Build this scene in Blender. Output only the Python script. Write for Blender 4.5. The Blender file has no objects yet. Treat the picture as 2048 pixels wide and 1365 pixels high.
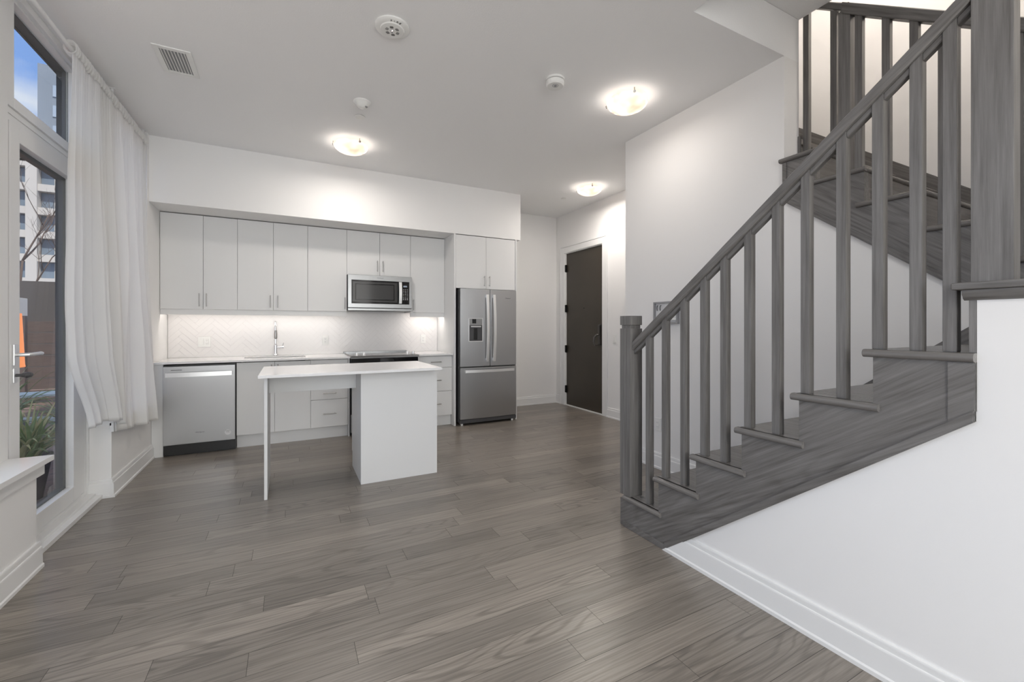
import bpy, bmesh, math, random
from mathutils import Vector, Matrix
random.seed(7)
PI = math.pi
C = bpy.context.scene.collection
sc = bpy.context.scene

# ------------------------------------------------------------------ camera
W, H = 2048, 1365
F_PX, HOR, YAW, CAM_Z = 858.7, 652.9, math.radians(27.457), 1.25
cam_d = bpy.data.cameras.new('camera')
cam = bpy.data.objects.new('camera', cam_d); C.objects.link(cam)
cam.location = (0, 0, CAM_Z)
cam.rotation_euler = (PI / 2, 0, -YAW)
cam_d.sensor_width = 36.0
cam_d.sensor_fit = 'HORIZONTAL'
cam_d.lens = F_PX / W * 36.0
cam_d.shift_y = -(H / 2 - HOR) / W
cam_d.clip_end = 400
sc.camera = cam

# ------------------------------------------------------------------ view, sky and big lights
sc.view_settings.view_transform = 'Standard'
sc.view_settings.look = 'None'
sc.view_settings.gamma = 1
sc.view_settings.exposure = 0.78
sc.view_settings.use_curve_mapping = False
world = bpy.data.worlds.new('sky'); sc.world = world
world.use_nodes = True
wn, wl = world.node_tree.nodes, world.node_tree.links
wn.clear()
w_out = wn.new('ShaderNodeOutputWorld'); w_bg = wn.new('ShaderNodeBackground')
w_tc = wn.new('ShaderNodeTexCoord'); w_map = wn.new('ShaderNodeMapping'); w_noise = wn.new('ShaderNodeTexNoise')
w_ramp = wn.new('ShaderNodeValToRGB'); w_mix = wn.new('ShaderNodeMix'); w_mix.data_type = 'RGBA'
w_map.inputs['Scale'].default_value = (1.2, 1.2, 4.5)
w_noise.inputs['Scale'].default_value = 2.6; w_noise.inputs['Detail'].default_value = 7
w_ramp.color_ramp.elements[0].position = 0.40; w_ramp.color_ramp.elements[1].position = 0.62
w_mix.inputs['A'].default_value = (0.24, 0.42, 0.86, 1); w_mix.inputs['B'].default_value = (0.82, 0.85, 0.92, 1)
wl.new(w_tc.outputs['Generated'], w_map.inputs['Vector']); wl.new(w_map.outputs['Vector'], w_noise.inputs['Vector'])
wl.new(w_noise.outputs['Fac'], w_ramp.inputs['Fac']); wl.new(w_ramp.outputs['Color'], w_mix.inputs['Factor'])
wl.new(w_mix.outputs['Result'], w_bg.inputs['Color']); w_bg.inputs['Strength'].default_value = 0.68
wl.new(w_bg.outputs['Background'], w_out.inputs['Surface'])

def area_light(name, loc, rot, sx, sy, power, col=(1, 1, 1), shape='RECTANGLE'):
    d = bpy.data.lights.new(name, 'AREA'); d.shape = shape; d.size = sx
    if shape == 'RECTANGLE': d.size_y = sy
    d.energy = power; d.color = col
    o = bpy.data.objects.new(name, d); C.objects.link(o)
    o.location = loc; o.rotation_euler = rot
    return o
def point_light(name, loc, power, col, r=0.1):
    d = bpy.data.lights.new(name, 'POINT'); d.energy = power; d.color = col; d.shadow_soft_size = r
    o = bpy.data.objects.new(name, d); C.objects.link(o); o.location = loc
    return o
# area lights added as fill outside the unseen left and rear windows
area_light('daylight_fill_left', (-1.62, 0.1, 1.78), (0, -PI / 2, 0), 2.3, 5.4, 17, (1.0, 0.94, 0.87))
area_light('daylight_fill_rear', (0.3, -3.85, 1.7), (PI / 2, 0, 0), 2.8, 2.3, 82, (1.0, 0.97, 0.93))
sun_d = bpy.data.lights.new('sun', 'SUN'); sun_d.energy = 3.2; sun_d.angle = math.radians(1.5); sun_d.color = (1, 0.95, 0.88)
sun = bpy.data.objects.new('sun', sun_d); C.objects.link(sun)
sun.rotation_euler = Vector((-0.35, 1.0, -1.35)).to_track_quat('-Z', 'Y').to_euler()

# ------------------------------------------------------------------ node helpers and materials
def newmat(name):
    m = bpy.data.materials.new(name); m.use_nodes = True
    nt = m.node_tree; b = nt.nodes['Principled BSDF']
    return m, nt.nodes, nt.links, b
def spec(b, v):
    b.inputs['Specular IOR Level'].default_value = v
def plain(name, col, rough=0.5, metal=0.0, s=0.5, bump=0, bscale=200, vary=0.0, vscale=3, coat=0):
    m, n, l, b = newmat(name)
    b.inputs['Base Color'].default_value = (*col, 1); b.inputs['Roughness'].default_value = rough
    b.inputs['Metallic'].default_value = metal; spec(b, s)
    if coat: b.inputs['Coat Weight'].default_value = coat; b.inputs['Coat Roughness'].default_value = 0.08
    tc = n.new('ShaderNodeTexCoord')
    if bump:
        t = n.new('ShaderNodeTexNoise'); t.inputs['Scale'].default_value = bscale; t.inputs['Detail'].default_value = 3
        bp = n.new('ShaderNodeBump'); bp.inputs['Strength'].default_value = bump; bp.inputs['Distance'].default_value = 0.002
        l.new(tc.outputs['Object'], t.inputs['Vector']); l.new(t.outputs['Fac'], bp.inputs['Height']); l.new(bp.outputs['Normal'], b.inputs['Normal'])
    if vary:
        t = n.new('ShaderNodeTexNoise'); t.inputs['Scale'].default_value = vscale; t.inputs['Detail'].default_value = 4
        mx = n.new('ShaderNodeMix'); mx.data_type = 'RGBA'
        mx.inputs['A'].default_value = (*[c * (1 - vary) for c in col], 1); mx.inputs['B'].default_value = (*[min(1, c * (1 + vary)) for c in col], 1)
        l.new(tc.outputs['Object'], t.inputs['Vector']); l.new(t.outputs['Fac'], mx.inputs['Factor']); l.new(mx.outputs['Result'], b.inputs['Base Color'])
    return m
def emit(name, col, strength):
    m, n, l, b = newmat(name)
    b.inputs['Base Color'].default_value = (*col, 1)
    b.inputs['Emission Color'].default_value = (*col, 1); b.inputs['Emission Strength'].default_value = strength
    return m
def glass(name, tint=(1, 1, 1), refl=0.06, rough=0.0):
    m, n, l, b = newmat(name); n.remove(b)
    out = n['Material Output']; tr = n.new('ShaderNodeBsdfTransparent'); gl = n.new('ShaderNodeBsdfGlossy')
    tr.inputs['Color'].default_value = (*tint, 1); gl.inputs['Roughness'].default_value = rough
    fr = n.new('ShaderNodeFresnel'); fr.inputs['IOR'].default_value = 1.5
    ad = n.new('ShaderNodeMath'); ad.operation = 'MULTIPLY_ADD'; ad.inputs[1].default_value = 1.0; ad.inputs[2].default_value = refl; ad.use_clamp = True
    mx = n.new('ShaderNodeMixShader')
    l.new(fr.outputs['Fac'], ad.inputs[0]); ge = n.new('ShaderNodeNewGeometry'); inv = n.new('ShaderNodeMath'); inv.operation = 'SUBTRACT'; inv.inputs[0].default_value = 1
    mf = n.new('ShaderNodeMath'); mf.operation = 'MULTIPLY'
    l.new(ge.outputs['Backfacing'], inv.inputs[1]); l.new(inv.outputs[0], mf.inputs[0]); l.new(ad.outputs[0], mf.inputs[1]); l.new(mf.outputs[0], mx.inputs['Fac'])
    l.new(tr.outputs[0], mx.inputs[1]); l.new(gl.outputs[0], mx.inputs[2]); l.new(mx.outputs[0], out.inputs['Surface'])
    return m
def wood(name, dark, light, axis='Z', rough=0.38, cross=75, along=2.6, ring=0.15, cath=2.2, bump=0.15, tilt=0.0):
    m, n, l, b = newmat(name)
    tc = n.new('ShaderNodeTexCoord'); mp = n.new('ShaderNodeMapping')
    s = [cross] * 3; s['XYZ'.index(axis)] = along
    mp.inputs['Scale'].default_value = s
    n1 = n.new('ShaderNodeTexNoise'); n1.inputs['Scale'].default_value = 1.0; n1.inputs['Detail'].default_value = 6; n1.inputs['Roughness'].default_value = 0.65
    mp2 = n.new('ShaderNodeMapping'); s2 = [cath * 3] * 3; s2['XYZ'.index(axis)] = cath * 0.45; mp2.inputs['Scale'].default_value = s2
    n2 = n.new('ShaderNodeTexNoise'); n2.inputs['Scale'].default_value = 1.0; n2.inputs['Detail'].default_value = 1
    mul = n.new('ShaderNodeMath'); mul.operation = 'MULTIPLY'; mul.inputs[1].default_value = 70
    sn = n.new('ShaderNodeMath'); sn.operation = 'SINE'
    mr = n.new('ShaderNodeMapRange'); mr.inputs['From Min'].default_value = -1; mr.inputs['From Max'].default_value = 1
    pw = n.new('ShaderNodeMath'); pw.operation = 'POWER'; pw.inputs[1].default_value = 3
    mx = n.new('ShaderNodeMath'); mx.operation = 'MULTIPLY_ADD'; mx.inputs[1].default_value = -ring * 0.55
    mix = n.new('ShaderNodeMix'); mix.data_type = 'RGBA'
    mr1 = n.new('ShaderNodeMapRange'); mr1.inputs['From Min'].default_value = 0.28; mr1.inputs['From Max'].default_value = 0.68
    vr = n.new('ShaderNodeVectorRotate'); vr.rotation_type = 'X_AXIS'; vr.inputs['Angle'].default_value = tilt; l.new(tc.outputs['Object'], vr.inputs['Vector'])
    l.new(vr.outputs[0], mp.inputs[0]); l.new(mp.outputs[0], n1.inputs['Vector'])
    l.new(vr.outputs[0], mp2.inputs[0]); l.new(mp2.outputs[0], n2.inputs['Vector'])
    l.new(n2.outputs['Fac'], mul.inputs[0]); l.new(mul.outputs[0], sn.inputs[0]); l.new(sn.outputs[0], mr.inputs['Value'])
    l.new(mr.outputs[0], pw.inputs[0]); l.new(n1.outputs['Fac'], mr1.inputs['Value'])
    l.new(pw.outputs[0], mx.inputs[0]); l.new(mr1.outputs[0], mx.inputs[2])
    mix.inputs['A'].default_value = (*dark, 1); mix.inputs['B'].default_value = (*light, 1); mix.clamp_factor = True
    l.new(mx.outputs[0], mix.inputs['Factor']); l.new(mix.outputs['Result'], b.inputs['Base Color'])
    bp = n.new('ShaderNodeBump'); bp.inputs['Strength'].default_value = bump; bp.inputs['Distance'].default_value = 0.001
    l.new(mx.outputs[0], bp.inputs['Height']); l.new(bp.outputs['Normal'], b.inputs['Normal'])
    b.inputs['Roughness'].default_value = rough; spec(b, 0.5)
    return m
def steel(name, col=(0.45, 0.45, 0.455), rough=0.3, axis='Z'):
    m, n, l, b = newmat(name)
    tc = n.new('ShaderNodeTexCoord'); mp = n.new('ShaderNodeMapping')
    s = [600] * 3; s['XYZ'.index(axis)] = 6; mp.inputs['Scale'].default_value = s
    t = n.new('ShaderNodeTexNoise'); t.inputs['Scale'].default_value = 1; t.inputs['Detail'].default_value = 3
    mr = n.new('ShaderNodeMapRange'); mr.inputs['To Min'].default_value = rough - 0.05; mr.inputs['To Max'].default_value = rough + 0.07
    bp = n.new('ShaderNodeBump'); bp.inputs['Strength'].default_value = 0.06; bp.inputs['Distance'].default_value = 0.0005
    l.new(tc.outputs['Object'], mp.inputs[0]); l.new(mp.outputs[0], t.inputs['Vector']); l.new(t.outputs['Fac'], mr.inputs['Value'])
    l.new(mr.outputs[0], b.inputs['Roughness']); l.new(t.outputs['Fac'], bp.inputs['Height']); l.new(bp.outputs['Normal'], b.inputs['Normal'])
    b.inputs['Base Color'].default_value = (*col, 1); b.inputs['Metallic'].default_value = 1
    tg = n.new('ShaderNodeTangent'); tg.direction_type = 'RADIAL'; tg.axis = 'Z'; l.new(tg.outputs[0], b.inputs['Tangent'])
    b.inputs['Anisotropic'].default_value = 0.7
    return m

M = {}
M['wall'] = plain('wall_paint', (0.88, 0.873, 0.865), 0.6, s=0.3, bump=0.06, bscale=260)
M['ceil'] = plain('ceiling_paint', (0.93, 0.93, 0.93), 0.8, s=0.2, bump=0.45, bscale=110)
M['trim'] = plain('white_trim_gloss', (0.86, 0.86, 0.855), 0.3, s=0.5)
M['vinyl'] = plain('white_vinyl_frame', (0.84, 0.84, 0.83), 0.28, s=0.5)
M['cab'] = plain('cabinet_laminate', (0.775, 0.775, 0.77), 0.42, s=0.4)
M['cabin'] = plain('cabinet_inside', (0.35, 0.35, 0.35), 0.7)
M['quartz'] = plain('white_quartz', (0.86, 0.855, 0.85), 0.12, s=0.5, vary=0.02, vscale=30, coat=0.3)
M['tile'] = plain('white_glazed_tile', (0.84, 0.82, 0.81), 0.22, s=0.5)
M['grout'] = plain('white_grout', (0.78, 0.76, 0.75), 0.8)
M['steel'] = steel('brushed_stainless')
M['steelh'] = steel('brushed_stainless_horizontal', (0.34, 0.34, 0.34), 0.28, 'X')
M['bar'] = plain('satin_handle_metal', (0.85, 0.85, 0.85), 0.42, metal=1)
M['nickel'] = plain('brushed_nickel_pull', (0.42, 0.41, 0.40), 0.35, metal=1)
M['chrome'] = plain('polished_chrome', (0.8, 0.8, 0.82), 0.08, metal=1)
M['black'] = plain('black_plastic', (0.012, 0.012, 0.013), 0.35)
M['blackg'] = plain('black_glass', (0.008, 0.008, 0.009), 0.06, s=0.6)
M['screen'] = plain('oven_window_glass', (0.06, 0.06, 0.06), 0.1, s=0.6)
M['darkm'] = plain('dark_grey_metal', (0.10, 0.10, 0.105), 0.4, metal=0.5)
M['grey'] = plain('grey_plastic', (0.32, 0.32, 0.33), 0.4)
M['white'] = plain('white_plastic', (0.86, 0.86, 0.84), 0.35)
M['door'] = plain('dark_brown_door_paint', (0.050, 0.041, 0.031), 0.34, s=0.45, vary=0.25, vscale=2, bump=0.05, bscale=300)
M['hinge'] = plain('black_hinge', (0.01, 0.01, 0.01), 0.35, metal=0.6)
M['bronze'] = plain('dark_nickel_lock', (0.12, 0.115, 0.11), 0.3, metal=1)
WD, WL = (0.105, 0.098, 0.091), (0.215, 0.207, 0.200)
M['wood_z'] = wood('stained_oak_vertical', WD, WL, 'Z')
M['wood_y'] = wood('stained_oak_lengthwise', WD, WL, 'Y', ring=0.45)
M['wood_d'] = wood('stained_oak_lower_slope', WD, WL, 'Y', ring=0.35, tilt=math.radians(33))
M['wood_u'] = wood('stained_oak_upper_slope', WD, WL, 'Y', ring=0.5, tilt=math.radians(-37))
M['wood_t'] = wood('stained_oak_treads', (0.135, 0.126, 0.118), (0.205, 0.195, 0.186), 'Y', rough=0.27, ring=0.05, bump=0.05)
M['wood_x'] = wood('stained_oak_across', WD, (0.17, 0.16, 0.15), 'X', rough=0.26)
M['glass'] = glass('window_glass', (0.93, 0.95, 0.95), 0.0)
M['frost'] = plain('clear_acrylic', (0.8, 0.8, 0.8), 0.1)
M['led'] = emit('led_strip_glow', (1.0, 0.93, 0.86), 6)
M['bulbw'] = None
M['paper'] = plain('paper_sticker', (0.75, 0.75, 0.75), 0.5)
M['ink'] = plain('dark_ink', (0.05, 0.05, 0.05), 0.5)
M['inkw'] = plain('pale_print', (0.7, 0.7, 0.7), 0.5)
M['frame_d'] = plain('charcoal_window_cladding', (0.018, 0.022, 0.025), 0.45)
M['leaf'] = plain('strappy_green_leaf', (0.20, 0.30, 0.09), 0.35, vary=0.5, vscale=9)
M['leafy'] = plain('yellow_green_leaf', (0.45, 0.43, 0.18), 0.4, vary=0.4, vscale=9)
M['pot'] = plain('grey_planter', (0.10, 0.085, 0.08), 0.6, vary=0.2, vscale=12)
M['soil'] = plain('potting_soil', (0.03, 0.02, 0.015), 0.9)
M['fence'] = wood('brown_fence_board', (0.05, 0.032, 0.026), (0.12, 0.08, 0.065), 'X', rough=0.7, ring=0.3)
M['bench'] = plain('pale_painted_bench', (0.55, 0.62, 0.62), 0.4)
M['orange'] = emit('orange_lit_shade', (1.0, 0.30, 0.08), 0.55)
M['bark'] = plain('bare_bark', (0.10, 0.065, 0.05), 0.8)
M['concrete'] = plain('pale_building_frame', (0.52, 0.48, 0.44), 0.8, vary=0.08, vscale=0.4)
M['bglass'] = plain('building_window_glass', (0.16, 0.20, 0.25), 0.15, s=0.6, vary=0.5, vscale=0.3)
M['bbrown'] = plain('building_infill', (0.24, 0.19, 0.16), 0.6, vary=0.3, vscale=0.5)
M['gwall'] = plain('dark_garden_wall', (0.07, 0.06, 0.055), 0.8, vary=0.3, vscale=1.5)
M['tower'] = plain('slate_tower_cladding', (0.22, 0.25, 0.29), 0.5, vary=0.15, vscale=0.2)
M['towerw'] = plain('tower_window', (0.36, 0.42, 0.50), 0.25)
# patio brick
def brickmat():
    m, n, l, b = newmat('brown_patio_pavers')
    tc = n.new('ShaderNodeTexCoord'); br = n.new('ShaderNodeTexBrick'); br.inputs['Scale'].default_value = 4
    br.inputs['Color1'].default_value = (0.16, 0.10, 0.08, 1); br.inputs['Color2'].default_value = (0.23, 0.15, 0.12, 1); br.inputs['Mortar'].default_value = (0.08, 0.07, 0.06, 1)
    br.inputs['Mortar Size'].default_value = 0.01
    l.new(tc.outputs['Object'], br.inputs['Vector']); l.new(br.outputs['Color'], b.inputs['Base Color']); b.inputs['Roughness'].default_value = 0.7
    return m
M['paver'] = brickmat()
# curtain cloth
def clothmat():
    m, n, l, b = newmat('white_sheer_cotton'); n.remove(b); out = n['Material Output']
    d = n.new('ShaderNodeBsdfDiffuse'); t = n.new('ShaderNodeBsdfTranslucent'); mx = n.new('ShaderNodeMixShader')
    d.inputs['Color'].default_value = (0.95, 0.95, 0.94, 1); t.inputs['Color'].default_value = (0.96, 0.955, 0.94, 1)
    mx.inputs['Fac'].default_value = 0.48
    tc = n.new('ShaderNodeTexCoord'); w = n.new('ShaderNodeTexNoise'); w.inputs['Scale'].default_value = 500
    bp = n.new('ShaderNodeBump'); bp.inputs['Strength'].default_value = 0.08; bp.inputs['Distance'].default_value = 0.0005
    l.new(tc.outputs['Object'], w.inputs['Vector']); l.new(w.outputs['Fac'], bp.inputs['Height']); l.new(bp.outputs['Normal'], d.inputs['Normal'])
    l.new(d.outputs[0], mx.inputs[1]); l.new(t.outputs[0], mx.inputs[2]); l.new(mx.outputs[0], out.inputs['Surface'])
    return m
M['cloth'] = clothmat()
# alabaster lamp bowl
def bowlmat(strength):
    m, n, l, b = newmat('glowing_alabaster_bowl')
    tc = n.new('ShaderNodeTexCoord'); t = n.new('ShaderNodeTexNoise'); t.inputs['Scale'].default_value = 5; t.inputs['Detail'].default_value = 2
    r = n.new('ShaderNodeValToRGB'); r.color_ramp.elements[0].position = 0.38; r.color_ramp.elements[1].position = 0.62
    r.color_ramp.elements[0].color = (1.0, 0.60, 0.38, 1); r.color_ramp.elements[1].color = (1.0, 0.84, 0.66, 1)
    mr = n.new('ShaderNodeMapRange'); mr.inputs['From Min'].default_value = 0.35; mr.inputs['From Max'].default_value = 0.65
    mr.inputs['To Min'].default_value = strength * 0.7; mr.inputs['To Max'].default_value = strength * 1.6
    l.new(tc.outputs['Object'], t.inputs['Vector']); l.new(t.outputs['Fac'], r.inputs['Fac']); l.new(t.outputs['Fac'], mr.inputs['Value'])
    l.new(r.outputs['Color'], b.inputs['Emission Color']); l.new(mr.outputs[0], b.inputs['Emission Strength'])
    b.inputs['Base Color'].default_value = (0.55, 0.42, 0.34, 1); b.inputs['Roughness'].default_value = 0.3
    return m
M['bowl'] = bowlmat(0.55)
# floor: tone per plank in a colour attribute, grain from noise
def floormat():
    m, n, l, b = newmat('grey_brown_oak_planks')
    at = n.new('ShaderNodeAttribute'); at.attribute_name = 'plank'
    sp = n.new('ShaderNodeSeparateColor'); l.new(at.outputs['Color'], sp.inputs[0])
    tc = n.new('ShaderNodeTexCoord'); add = n.new('ShaderNodeVectorMath'); add.operation = 'MULTIPLY_ADD'
    cb = n.new('ShaderNodeCombineXYZ'); l.new(sp.outputs[1], cb.inputs[0]); l.new(sp.outputs[2], cb.inputs[1]); l.new(sp.outputs[1], cb.inputs[2])
    add.inputs[1].default_value = (37, 53, 71)
    l.new(cb.outputs[0], add.inputs[0]); l.new(tc.outputs['Object'], add.inputs[2])
    def mapped(sx, sy, detail, rough=0.6):
        mp = n.new('ShaderNodeMapping'); mp.inputs['Scale'].default_value = (sx, sy, 1)
        t = n.new('ShaderNodeTexNoise'); t.inputs['Scale'].default_value = 1; t.inputs['Detail'].default_value = detail; t.inputs['Roughness'].default_value = rough
        l.new(add.outputs[0], mp.inputs[0]); l.new(mp.outputs[0], t.inputs['Vector']); return t
    fine = mapped(3.0, 120, 5); broad = mapped(0.9, 7, 1); soft = mapped(1.2, 4.0, 2)
    mu = n.new('ShaderNodeMath'); mu.operation = 'MULTIPLY'; mu.inputs[1].default_value = 85
    si = n.new('ShaderNodeMath'); si.operation = 'SINE'; mr = n.new('ShaderNodeMapRange'); mr.inputs['From Min'].default_value = 0.35; mr.inputs['From Max'].default_value = 1
    l.new(broad.outputs['Fac'], mu.inputs[0]); l.new(mu.outputs[0], si.inputs[0]); l.new(si.outputs[0], mr.inputs['Value'])
    fr = n.new('ShaderNodeMapRange'); fr.inputs['From Min'].default_value = 0.35; fr.inputs['From Max'].default_value = 0.62; fr.inputs['To Min'].default_value = 0.68
    fr.inputs['To Max'].default_value = 1.05
    l.new(fine.outputs['Fac'], fr.inputs['Value'])
    # only some planks show strong cathedral grain
    st = n.new('ShaderNodeMath'); st.operation = 'MULTIPLY'; l.new(mr.outputs[0], st.inputs[0])
    gt = n.new('ShaderNodeMapRange'); gt.inputs['From Min'].default_value = 0.35; gt.inputs['From Max'].default_value = 0.95; gt.inputs['To Min'].default_value = 0.04; gt.inputs['To Max'].default_value = 0.30
    l.new(sp.outputs[1], gt.inputs['Value']); l.new(gt.outputs[0], st.inputs[1])
    one = n.new('ShaderNodeMath'); one.operation = 'SUBTRACT'; one.inputs[0].default_value = 1; l.new(st.outputs[0], one.inputs[1])
    m1 = n.new('ShaderNodeMath'); m1.operation = 'MULTIPLY'; l.new(one.outputs[0], m1.inputs[0]); l.new(fr.outputs[0], m1.inputs[1])
    base = n.new('ShaderNodeMix'); base.data_type = 'RGBA'
    base.inputs['A'].default_value = (0.215, 0.190, 0.164, 1); base.inputs['B'].default_value = (0.345, 0.303, 0.260, 1)
    sf = n.new('ShaderNodeMath'); sf.operation = 'MULTIPLY_ADD'; sf.inputs[1].default_value = 0.5; l.new(soft.outputs['Fac'], sf.inputs[0])
    s2 = n.new('ShaderNodeMath'); s2.operation = 'MULTIPLY_ADD'; s2.inputs[1].default_value = 1.0; s2.inputs[2].default_value = -0.25; l.new(sp.outputs[0], s2.inputs[0])
    l.new(s2.outputs[0], sf.inputs[2]); base.clamp_factor = True
    l.new(sf.outputs[0], base.inputs['Factor'])
    fin = n.new('ShaderNodeVectorMath'); fin.operation = 'SCALE'; l.new(base.outputs['Result'], fin.inputs[0]); l.new(m1.outputs[0], fin.inputs['Scale'])
    l.new(fin.outputs[0], b.inputs['Base Color'])
    rr = n.new('ShaderNodeMapRange'); rr.inputs['To Min'].default_value = 0.25; rr.inputs['To Max'].default_value = 0.36; l.new(fine.outputs['Fac'], rr.inputs['Value'])
    l.new(rr.outputs[0], b.inputs['Roughness']); spec(b, 0.55)
    bp = n.new('ShaderNodeBump'); bp.inputs['Strength'].default_value = 0.12; bp.inputs['Distance'].default_value = 0.001
    l.new(m1.outputs[0], bp.inputs['Height']); l.new(bp.outputs['Normal'], b.inputs['Normal'])
    return m
M['floor'] = floormat()
M['seam'] = plain('dark_plank_seam', (0.03, 0.026, 0.022), 0.8)

# ------------------------------------------------------------------ object helpers
WORLD = {}
def wpos(o): return WORLD.get(o.name, Vector((0, 0, 0)))
def tag(o, label=None, cat=None, group=None, kind=None):
    if label: o['label'] = label
    if cat: o['category'] = cat
    if group: o['group'] = group
    if kind: o['kind'] = kind
    return o
def thing(name, loc, label, cat, group=None, kind=None):
    o = bpy.data.objects.new(name, None); C.objects.link(o); o.location = loc; o.empty_display_size = 0.1
    WORLD[o.name] = Vector(loc)
    return tag(o, label, cat, group, kind)

class MB:
    def __init__(s): s.bm = bmesh.new(); s.smooth = False
    def _merge(s, t, mat=None):
        if mat is not None: t.transform(mat)
        me = bpy.data.meshes.new('tmp'); t.to_mesh(me); t.free(); s.bm.from_mesh(me); bpy.data.meshes.remove(me)
        return s
    def box(s, x0, x1, y0, y1, z0, z1, bev=0.0, seg=2, mat=None):
        t = bmesh.new(); r = bmesh.ops.create_cube(t, size=1)
        for v in t.verts:
            v.co = Vector(((x0 + x1) / 2 + v.co.x * (x1 - x0), (y0 + y1) / 2 + v.co.y * (y1 - y0), (z0 + z1) / 2 + v.co.z * (z1 - z0)))
        if bev: bmesh.ops.bevel(t, geom=t.edges[:], offset=bev, segments=seg, profile=0.6, affect='EDGES')
        return s._merge(t, mat)
    def frame(s, axis, a0, a1, u0, u1, v0, v1, w, bev=0.0, wt=None, wb=None, e=0.0):
        # rectangular frame; axis = thickness axis ('X': u=y,v=z  'Y': u=x,v=z  'Z': u=x,v=y); butt joints, no coincident faces
        wt = w if wt is None else wt; wb = w if wb is None else wb
        def b(p0, p1, q0, q1, t0, t1):
            if axis == 'X': s.box(t0, t1, p0, p1, q0, q1, bev)
            elif axis == 'Y': s.box(p0, p1, t0, t1, q0, q1, bev)
            else: s.box(p0, p1, q0, q1, t0, t1, bev)
        b(u0, u0 + w, v0, v1, a0, a1); b(u1 - w, u1, v0, v1, a0, a1)
        b(u0 + w - e, u1 - w + e, v1 - wt, v1, a0 + 1e-4 * (e > 0), a1 - 1e-4 * (e > 0))
        if wb: b(u0 + w - e, u1 - w + e, v0, v0 + wb, a0 + 1e-4 * (e > 0), a1 - 1e-4 * (e > 0))
        return s
    def cyl(s, p0, p1, r0, r1=None, seg=24, caps=True, bev=0):
        r1 = r0 if r1 is None else r1
        p0, p1 = Vector(p0), Vector(p1); d = p1 - p0
        t = bmesh.new(); bmesh.ops.create_cone(t, cap_ends=caps, segments=seg, radius1=r0, radius2=r1, depth=d.length)
        if bev:
            ed = [e for e in t.edges if len(e.link_faces) == 2 and any(len(f.verts) > 4 for f in e.link_faces)]
            bmesh.ops.bevel(t, geom=ed, offset=bev, segments=2, affect='EDGES')
        q = d.to_track_quat('Z', 'Y').to_matrix().to_4x4()
        return s._merge(t, Matrix.Translation((p0 + p1) / 2) @ q)
    def lathe(s, prof, center, axis='Z', seg=40, sx=1, sy=1):
        t = bmesh.new(); rings = []
        for r, z in prof:
            if r < 1e-6: rings.append([t.verts.new((0, 0, z))])
            else: rings.append([t.verts.new((r * sx * math.cos(2 * PI * i / seg), r * sy * math.sin(2 * PI * i / seg), z)) for i in range(seg)])
        for a, b in zip(rings, rings[1:]):
            for i in range(seg):
                j = (i + 1) % seg
                if len(a) == 1 and len(b) == 1: continue
                if len(a) == 1: t.faces.new((a[0], b[j], b[i]))
                elif len(b) == 1: t.faces.new((a[i], a[j], b[0]))
                else: t.faces.new((a[i], a[j], b[j], b[i]))
        bmesh.ops.recalc_face_normals(t, faces=t.faces[:])
        R = Matrix.Identity(4)
        if axis == 'X': R = Matrix.Rotation(PI / 2, 4, 'Y')
        if axis == '-X': R = Matrix.Rotation(-PI / 2, 4, 'Y')
        if axis == '-Y': R = Matrix.Rotation(PI / 2, 4, 'X')
        if axis == '-Z': R = Matrix.Rotation(PI, 4, 'X')
        return s._merge(t, Matrix.Translation(center) @ R)
    def tube(s, pts, r, seg=12, rad=None, caps=True, flat=1.0):
        t = bmesh.new(); pts = [Vector(p) for p in pts]; rings = []
        up = Vector((0, 0, 1)); prev = None
        for i, p in enumerate(pts):
            d = (pts[min(i + 1, len(pts) - 1)] - pts[max(i - 1, 0)]).normalized()
            if prev is None:
                a = d.cross(up)
                if a.length < 0.05: a = d.cross(Vector((1, 0, 0)))
            else: a = prev - d * prev.dot(d)
            a.normalize(); b = d.cross(a); prev = a
            rr = rad[i] if rad else r
            rings.append([t.verts.new(p + (a * math.cos(2 * PI * k / seg) + b * math.sin(2 * PI * k / seg) * flat) * rr) for k in range(seg)])
        for A, B in zip(rings, rings[1:]):
            for k in range(seg): t.faces.new((A[k], A[(k + 1) % seg], B[(k + 1) % seg], B[k]))
        if caps: t.faces.new(rings[0][::-1]); t.faces.new(rings[-1])
        bmesh.ops.recalc_face_normals(t, faces=t.faces[:])
        return s._merge(t)
    def prism(s, poly, a, b, axis='X', bev=0):
        # poly in the plane across the axis: axis X -> (y,z), axis Y -> (x,z), axis Z -> (x,y)
        t = bmesh.new()
        def mk(p, q):
            return {'X': (q, p[0], p[1]), 'Y': (p[0], q, p[1]), 'Z': (p[0], p[1], q)}[axis]
        v0 = [t.verts.new(mk(p, a)) for p in poly]; v1 = [t.verts.new(mk(p, b)) for p in poly]
        n = len(poly)
        t.faces.new(v0); t.faces.new(v1[::-1])
        for i in range(n): t.faces.new((v0[i], v1[i], v1[(i + 1) % n], v0[(i + 1) % n]))
        bmesh.ops.recalc_face_normals(t, faces=t.faces[:])
        if bev:
            ed = [e for e in t.edges if len(e.link_faces) == 2 and e.calc_face_angle(0) > 0.6]
            bmesh.ops.bevel(t, geom=ed, offset=bev, segments=2, affect='EDGES')
        return s._merge(t)
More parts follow.
